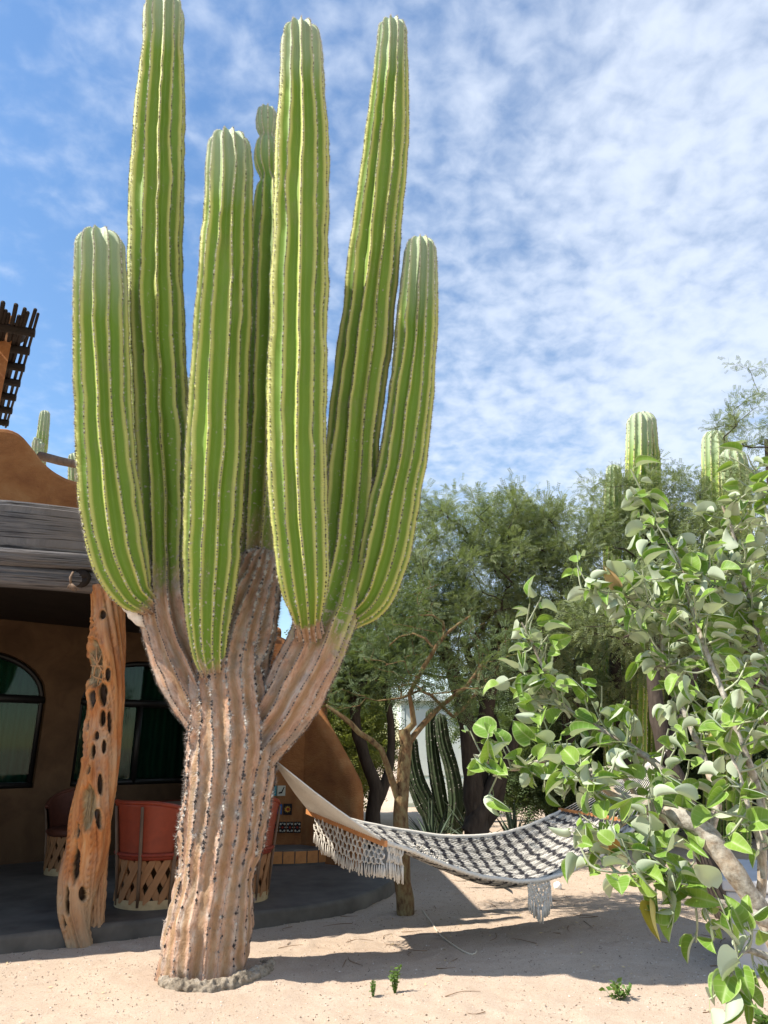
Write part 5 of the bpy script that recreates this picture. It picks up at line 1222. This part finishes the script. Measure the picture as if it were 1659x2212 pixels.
# ------------------------------------------------------------------ grey block at the right
def build_block():
    p = on(1592, 2104); root = thing('concrete_planter', 'low pale grey rendered block at the right edge under the shrub', 'planter', (float(p[0]), float(p[1]), 0))
    x, y = p[0], p[1]
    M = Matrix.Translation((x, y, 0)) @ Matrix.Rotation(-math.atan2(x, y) - .02, 4, 'Z')
    q = MB(); q.box((0, 0, -.05), (1.7, 1.1, .52), M); o = wpart('body', q.me('body', 'concrete_gray'), root); b = o.modifiers.new('bevel', 'BEVEL'); b.width = .02; b.segments = 3
    q = MB(); q.box((-.02, -.02, .522), (1.72, 1.12, .60), M); o = wpart('cap', q.me('cap', 'concrete_gray'), root); b = o.modifiers.new('bevel', 'BEVEL'); b.width = .015; b.segments = 3
build_block()

# ------------------------------------------------------------------ big-leaved shrub in the foreground right
def leaf_mesh(seed, mat='shrub_leaf', L=1.0):
    r = np.random.default_rng(seed); m, n = 9, 9; fold = r.uniform(.4, 1.25); curl = r.uniform(.1, .55); wv = r.uniform(.01, .05); wid = r.uniform(.46, .58); ph = r.uniform(0, 6)
    V = np.zeros((m, n, 3)); U = np.zeros((m, n, 3))
    for i in range(m):
        t = i / (m - 1); w = wid * (math.sin(math.pi * min(1, t * .93 + .07) ** .80)) ** .55 if 0 < t < 1 else (.16 if t == 0 else .0)
        for j in range(n):
            s = (j / (n - 1) - .5) * 2; x = s * w; back = -.10 * abs(s) * (1 - t) ** 3       # heart-shaped base
            fx = x * math.cos(fold * abs(s) ** .5); fz = abs(x) * math.sin(fold)
            y = t * .96 + back; V[i, j] = (fx, y, fz - curl * t * t + wv * math.sin(7 * t + ph + 2 * s)); U[i, j] = (s * w, t, abs(s) if 0 < t < 1 else 1)
    # petiole
    pv = np.array([(.014, 0, 0), (-.014, 0, 0), (0, 0, -.02), (.012, -.42, .10), (-.012, -.42, .10), (0, -.42, .085)])
    k = m * n; pf = np.array([(k, k+1, k+4, k+3), (k+1, k+2, k+5, k+4), (k+2, k, k+3, k+5)])
    v = np.vstack([V.reshape(-1, 3), pv]) * L; v -= np.array((0, -.42, .1)) * L
    return mesh_np('leaf', v, [grid_faces(m, n), pf], mat, {'leafuv': np.vstack([U.reshape(-1, 3), np.zeros((6, 3))]), 'tone': np.zeros(k + 6)})
def build_shrub():
    root = thing('big_leaved_shrub', 'grey-barked shrub with large folded pale-backed leaves filling the right foreground', 'shrub', (1.75, 2.55, 0))
    r = np.random.default_rng(77)
    Yb = 2.5
    main = [  # sighted x, y, width, distance
        [(1760, 2190, 66, 2.35), (1690, 2060, 58, 2.35), (1640, 1960, 54, 2.35), (1580, 1870, 52, 2.35), (1530, 1800, 52, 2.38), (1480, 1770, 46, 2.4), (1420, 1752, 42, 2.45), (1350, 1728, 34, 2.5), (1305, 1698, 27, 2.55), (1275, 1674, 17, 2.58), (1245, 1658, 10, 2.6), (1215, 1650, 6, 2.6)],
        [(1380, 1735, 16, 2.58), (1350, 1680, 15, 2.6), (1320, 1660, 14, 2.6), (1270, 1668, 13, 2.6), (1220, 1652, 12, 2.6), (1165, 1648, 10, 2.6), (1110, 1662, 9, 2.6), (1060, 1650, 7, 2.58), (1025, 1632, 5, 2.56)],
        [(1490, 1775, 20, 2.5), (1440, 1775, 18, 2.46), (1385, 1772, 16, 2.43), (1350, 1775, 15, 2.4), (1330, 1800, 12, 2.38), (1300, 1830, 9, 2.36), (1265, 1850, 6, 2.34)],
        [(1352, 1776, 12, 2.4), (1320, 1740, 10, 2.4), (1290, 1715, 9, 2.4), (1262, 1690, 7, 2.4), (1240, 1670, 5, 2.4)],
        [(1560, 1840, 26, 2.5), (1500, 1745, 22, 2.5), (1430, 1660, 19, 2.55), (1370, 1615, 17, 2.6), (1300, 1575, 15, 2.65), (1240, 1540, 13, 2.7), (1195, 1490, 11, 2.7), (1165, 1430, 9, 2.7), (1140, 1375, 7, 2.7), (1125, 1345, 5, 2.7)],
        [(1240, 1540, 9, 2.7), (1200, 1520, 8, 2.7), (1175, 1500, 8, 2.72), (1150, 1465, 6, 2.74), (1130, 1450, 4, 2.74)],
        [(1540, 1800, 24, 2.6), (1545, 1720, 22, 2.65), (1520, 1640, 20, 2.7), (1490, 1560, 18, 2.75), (1450, 1480, 15, 2.8), (1440, 1420, 12, 2.8), (1430, 1360, 9, 2.8)],
        [(1640, 1960, 30, 2.45), (1650, 1850, 26, 2.4), (1640, 1720, 22, 2.4), (1600, 1600, 19, 2.4), (1560, 1500, 16, 2.42), (1520, 1400, 14, 2.45), (1490, 1300, 11, 2.5), (1470, 1230, 9, 2.5), (1450, 1180, 6, 2.5)],
        [(1700, 2010, 36, 2.3), (1640, 1985, 32, 2.3), (1585, 1962, 28, 2.3), (1540, 1945, 22, 2.3), (1500, 1930, 17, 2.28), (1460, 1900, 13, 2.26), (1420, 1860, 10, 2.24), (1390, 1830, 7, 2.24)],
        [(1500, 1925, 14, 2.28), (1470, 1900, 10, 2.24), (1400, 1880, 9, 2.22), (1340, 1880, 7, 2.2), (1290, 1875, 5, 2.2)],
        [(1660, 1800, 22, 2.55), (1680, 1600, 18, 2.6), (1660, 1450, 15, 2.6), (1620, 1300, 12, 2.65), (1590, 1180, 9, 2.7), (1560, 1090, 6, 2.7)],
        [(1520, 1400, 12, 2.45), (1470, 1350, 10, 2.5), (1420, 1320, 9, 2.52), (1370, 1300, 8, 2.54), (1310, 1280, 6, 2.56), (1250, 1270, 5, 2.56)],
        [(1440, 1420, 9, 2.8), (1410, 1380, 8, 2.8), (1390, 1330, 7, 2.8), (1410, 1280, 6, 2.8), (1425, 1250, 4, 2.8)],
        [(1620, 1300, 10, 2.65), (1590, 1290, 9, 2.62), (1530, 1260, 8, 2.6), (1480, 1200, 7, 2.6), (1420, 1110, 6, 2.6), (1380, 1060, 4, 2.6)],
        [(1700, 1550, 16, 2.7), (1640, 1480, 14, 2.7), (1580, 1430, 12, 2.72), (1500, 1420, 9, 2.75), (1420, 1440, 6, 2.78)],
        [(1720, 1350, 14, 2.75), (1680, 1200, 12, 2.75), (1650, 1090, 8, 2.78), (1635, 1010, 5, 2.8)],
        [(1700, 2080, 22, 2.15), (1650, 2060, 16, 2.12), (1610, 2050, 12, 2.1), (1580, 2080, 8, 2.1), (1565, 2120, 5, 2.1)],
        [(1650, 1900, 16, 2.2), (1630, 1780, 14, 2.2), (1600, 1680, 11, 2.2), (1570, 1600, 8, 2.22), (1555, 1550, 5, 2.22)],
    ]
    seats = []
    for bi, rows in enumerate(main):
        P = np.array(poly_px(rows)); S, s = spline(P, step=.012); S[:, :3] += .010 * np.stack([vnoise(S[:, :3] * 9, 1), vnoise(S[:, :3] * 9, 2), vnoise(S[:, :3] * 9, 3)], -1)
        rad = S[:, 3] * .85 * (1 + .10 * vnoise(S[:, :3] * 40, 5)); v, f = tubes_np([(S[:, :3], rad)], 10)
        wpart('branch', mesh_np('branch', v, f, 'shrub_bark' if rows[0][2] > 14 else 'shrub_twig'), root)
        T, A, B = frames(S[:, :3]); n = len(S)
        thin = rad < .0125
        idx = [i for i in range(n) if thin[i]]
        # twigs leave the branch and carry the leaves
        L = s[-1]
        ntw = int(L / .030)
        for k in range(ntw):
            i = int(n * (.16 + .82 * (k + r.uniform(0, .8)) / ntw)); i = min(i, n - 2)
            if rad[i] > .014 : continue
            o = r.normal(0, 1, 3) * np.array((1, .7, 1)) + np.array((-.25, -.2, .35)); o -= T[i] * o.dot(T[i]) * .4; o /= np.linalg.norm(o); ln = r.uniform(.05, .15)
            a = S[i, :3]; m_ = a + o * ln * .5 + r.normal(0, .008, 3); e = a + o * ln + np.array((0, 0, .02)); q, _ = spline(np.array([a, m_, e]), n=7)
            v, f = tubes_np([(q, np.linspace(.0046, .0028, 7))], 6); wpart('twig', mesh_np('twig', v, f, 'shrub_twig'), root)
            for w in range(r.integers(2, 5)): seats.append((q[max(-7, -1 - 2 * w)], (q[-1] - q[-3]) / np.linalg.norm(q[-1] - q[-3])))
        for k in range(5): seats.append((S[n - 1 - int(k * .025 / .012), :3], T[n - 1]))
    metas = [leaf_mesh(100 + i) for i in range(14)]; yel = [leaf_mesh(200 + i, 'yellow_leaf') for i in range(2)]; dry = [leaf_mesh(300 + i, 'dry_leaf') for i in range(2)]
    cam_p = np.array((0, 0, EYE)); items = []
    for c, t in seats:
        d = np.array((r.normal(0, .8), r.normal(-.15, .8), r.normal(-.25, .55))) + t * .6; d /= np.linalg.norm(d)
        up = np.array((-.45, -.25, .85)) + r.normal(0, .75, 3); up -= d * up.dot(d); up /= np.linalg.norm(up); sx = np.cross(d, up)
        Ls = .042 + .046 * r.uniform() ** 1.3 ; items.append((c, sx, d, up, Ls))
    def px_of(c):
        v = c - cam_p; zc = v[1] * CP + v[2] * SP; return 829.5 + FPX * v[0] / zc, 1106 - FPX * (v[2] * CP - v[1] * SP) / zc
    keep = []
    for it in items:
        x, y = px_of(it[0]); keep.append(-200 < 1659 - x)
    order = sorted(range(len(items)), key=lambda i: (not (px_of(items[i][0])[0] < 1690), -items[i][4] / items[i][0][1]))
    rest = []
    rl = np.array(root.location)
    for rank, i in enumerate(order):
        c, sx, d, up, Ls = items[i]
        u = r.uniform(); me = yel[rank % 2] if u < .016 else dry[rank % 2] if u < .022 else metas[r.integers(0, 14)]
        M = Matrix(((sx[0], d[0], up[0], c[0] - rl[0]), (sx[1], d[1], up[1], c[1] - rl[1]), (sx[2], d[2], up[2], c[2] - rl[2]), (0, 0, 0, 1))) @ Matrix.Scale(Ls, 4)
        if rank < 300:
            o = obj('leaf', me, root); o.matrix_local = M
        else: rest.append((M, me))
    if rest:
        V, F, U, Tn, n0 = [], [[], []], [], [], 0
        for M, me in rest:
            me = metas[r.integers(0, 14)]; co = np.zeros(len(me.vertices) * 3, np.float32); me.vertices.foreach_get('co', co); co = co.reshape(-1, 3) @ np.array(M.to_3x3()).T + np.array(M.translation)
            lu = np.zeros(len(co) * 3, np.float32); me.attributes['leafuv'].data.foreach_get('vector', lu); V.append(co); U.append(lu.reshape(-1, 3)); Tn.append(np.full(len(co), r.uniform()))
            fi = np.zeros(len(me.loops), np.int32); me.loops.foreach_get('vertex_index', fi); F[0].append(fi.reshape(-1, 4) + n0); n0 += len(co)
        o = obj('foliage', mesh_np('foliage', np.concatenate(V), [np.concatenate(F[0])], 'shrub_leaf', {'leafuv': np.concatenate(U), 'tone': np.concatenate(Tn)}), root); o['kind'] = 'stuff'
    print('shrub leaves', len(items))
build_shrub()

# ------------------------------------------------------------------ weeds and small things on the sand
def weed(name, label, c, n, h, w, lw, seed, broad=False):
    r = np.random.default_rng(seed); z = gz(c[0], c[1]); root = thing(name, label, 'weed', (float(c[0]), float(c[1]), z))
    polys = []; org = []; dr = []
    for i in range(n):
        az = r.uniform(0, 6.28); e = np.array((math.cos(az) * w * r.uniform(.2, 1), math.sin(az) * w * r.uniform(.2, 1), h * r.uniform(.5, 1))); b0 = np.array((math.cos(az), math.sin(az), 0)) * w * .12
        pts, _ = spline(np.array([b0 + (0, 0, -.01), (b0 + e) / 2 + r.normal(0, .006, 3), e]), n=7); polys.append((pts, np.linspace(.0022, .001, 7)))
        for k in range(2, 7):
            for s in range(2 if not broad else 1): org.append(pts[k]); d = r.normal(0, 1, 3); d[2] = abs(d[2]) * .7; dr.append(d)
    v, f = tubes_np(polys, 5); obj('stems', mesh_np('stems', v, f, 'weed_leaf', {'tone': np.full(len(v), .2)}), root)['kind'] = 'stuff'
    org = np.array(org); dr = np.array(dr); dr /= np.linalg.norm(dr, axis=1)[:, None]; F = frames_from(dr)[:, [2, 0, 1]]
    tv = np.array([(0,0,0),(.5,.32,.06),(1,0,-.05),(.5,-.32,.06)]); s = lw * r.uniform(.6, 1.3, len(org)); v, f = batch(tv, [np.array([(0,1,2,3)])], org, F, s)
    obj('leaves', mesh_np('leaves', v, f, 'weed_leaf', {'tone': np.repeat(r.uniform(0, 1, len(org)), 4)}, False), root)['kind'] = 'stuff'
weed('weed', 'taller upright green weed sprig in the sand right of the cactus', on(853, 2148), 14, .15, .035, .022, 71)
weed('weed', 'small sparse weed sprig in the sand, nearest to the cactus trunk', on(806, 2158), 9, .10, .03, .018, 72)
weed('weed', 'low leafy green weed in the sand near the shrub', on(1340, 2160), 16, .085, .10, .040, 73, True)
weed('weed', 'clump of yellow-edged leaves at the bottom right corner', on(1655, 2225), 14, .09, .09, .05, 74, True)
def rope_on_ground():
    line = [(912, 1968), (930, 1990), (950, 2020), (985, 2048), (1010, 2060), (1024, 2062), (1030, 2054)]
    P = []
    for px, py in line: p = on(px, py); p[2] = gz(p[0], p[1]) + .006; P.append(p)
    S, _ = spline(np.array(P), n=40); q = MB(); q.tube(S, .0055, 6)
    o = obj('rope', q.me('rope', 'rope', True)); tag(o, 'thin pale rope lying on the shaded sand below the hammock', 'rope')
rope_on_ground()
def litter():
    r = np.random.default_rng(19); n = 420
    x = np.concatenate([r.uniform(-3.2, 4, 170), r.normal(1.6, 1.2, 250)]); y = np.concatenate([r.uniform(4.2, 7.5, 170), r.normal(7.6, 1.0, 250)]); ok = (y > 4) & ~((x < .2) & (y > 6.2 + .5 * (x + 2.9))); x, y = x[ok], y[ok]; n = len(x)
    org = np.array([(a, b, gz(a, b) + .004) for a, b in zip(x, y)]); nr = np.tile((0, 0, 1.), (n, 1)) + r.normal(0, .3, (n, 3))
    tv = np.array([(0, 0, 0), (.5, .22, .05), (1, 0, .12), (.5, -.22, .05)]); v, f = batch(tv, [np.array([(0, 1, 2, 3)])], org, frames_from(nr), r.uniform(.012, .038, n))
    o = obj('leaf_litter', mesh_np('leaf_litter', v, f, 'dry_leaf', {'tone': np.repeat(r.uniform(0, 1, n), 4)}, False)); tag(o, 'scattered dry leaf litter on the sand', 'litter', kind='stuff')
    polys = []
    for i in range(60):
        a = np.array((r.normal(1.2, 1.4), r.normal(7.0, .9), 0)); d = r.normal(0, 1, 3) * (1, 1, 0); d /= np.linalg.norm(d); L = r.uniform(.06, .28)
        pts = np.array([a, a + d * L * .5 + r.normal(0, .02, 3) * (1, 1, 0), a + d * L])
        for q in pts: q[2] = gz(q[0], q[1]) + .006
        polys.append((spline(pts, n=6)[0], np.linspace(.0035, .0015, 6)))
    v, f = tubes_np(polys, 5); o = obj('twig_litter', mesh_np('twig_litter', v, f, 'bark_brown')); tag(o, 'thin dead twigs scattered on the sand under the trees', 'litter', kind='stuff')
litter()
def stone():
    p = on(1205, 1920); r = np.random.default_rng(3); th, ph = np.meshgrid(np.linspace(0, np.pi, 10), np.linspace(0, 2 * np.pi, 16, endpoint=False), indexing='ij')
    V = np.stack([np.sin(th) * np.cos(ph), np.sin(th) * np.sin(ph), np.cos(th)], -1) * (.045 + .018 * fbm(np.stack([np.sin(th) * np.cos(ph), np.sin(th) * np.sin(ph), np.cos(th)], -1) * 2.2, 3, 4))[..., None]
    o = obj('stone', mesh_np('stone', V.reshape(-1, 3), [grid_faces(10, 16, True)], 'white_stone'), None, (p[0], p[1], .03)); tag(o, 'small white stone on the shaded sand beside the hammock lappet', 'stone')
stone()
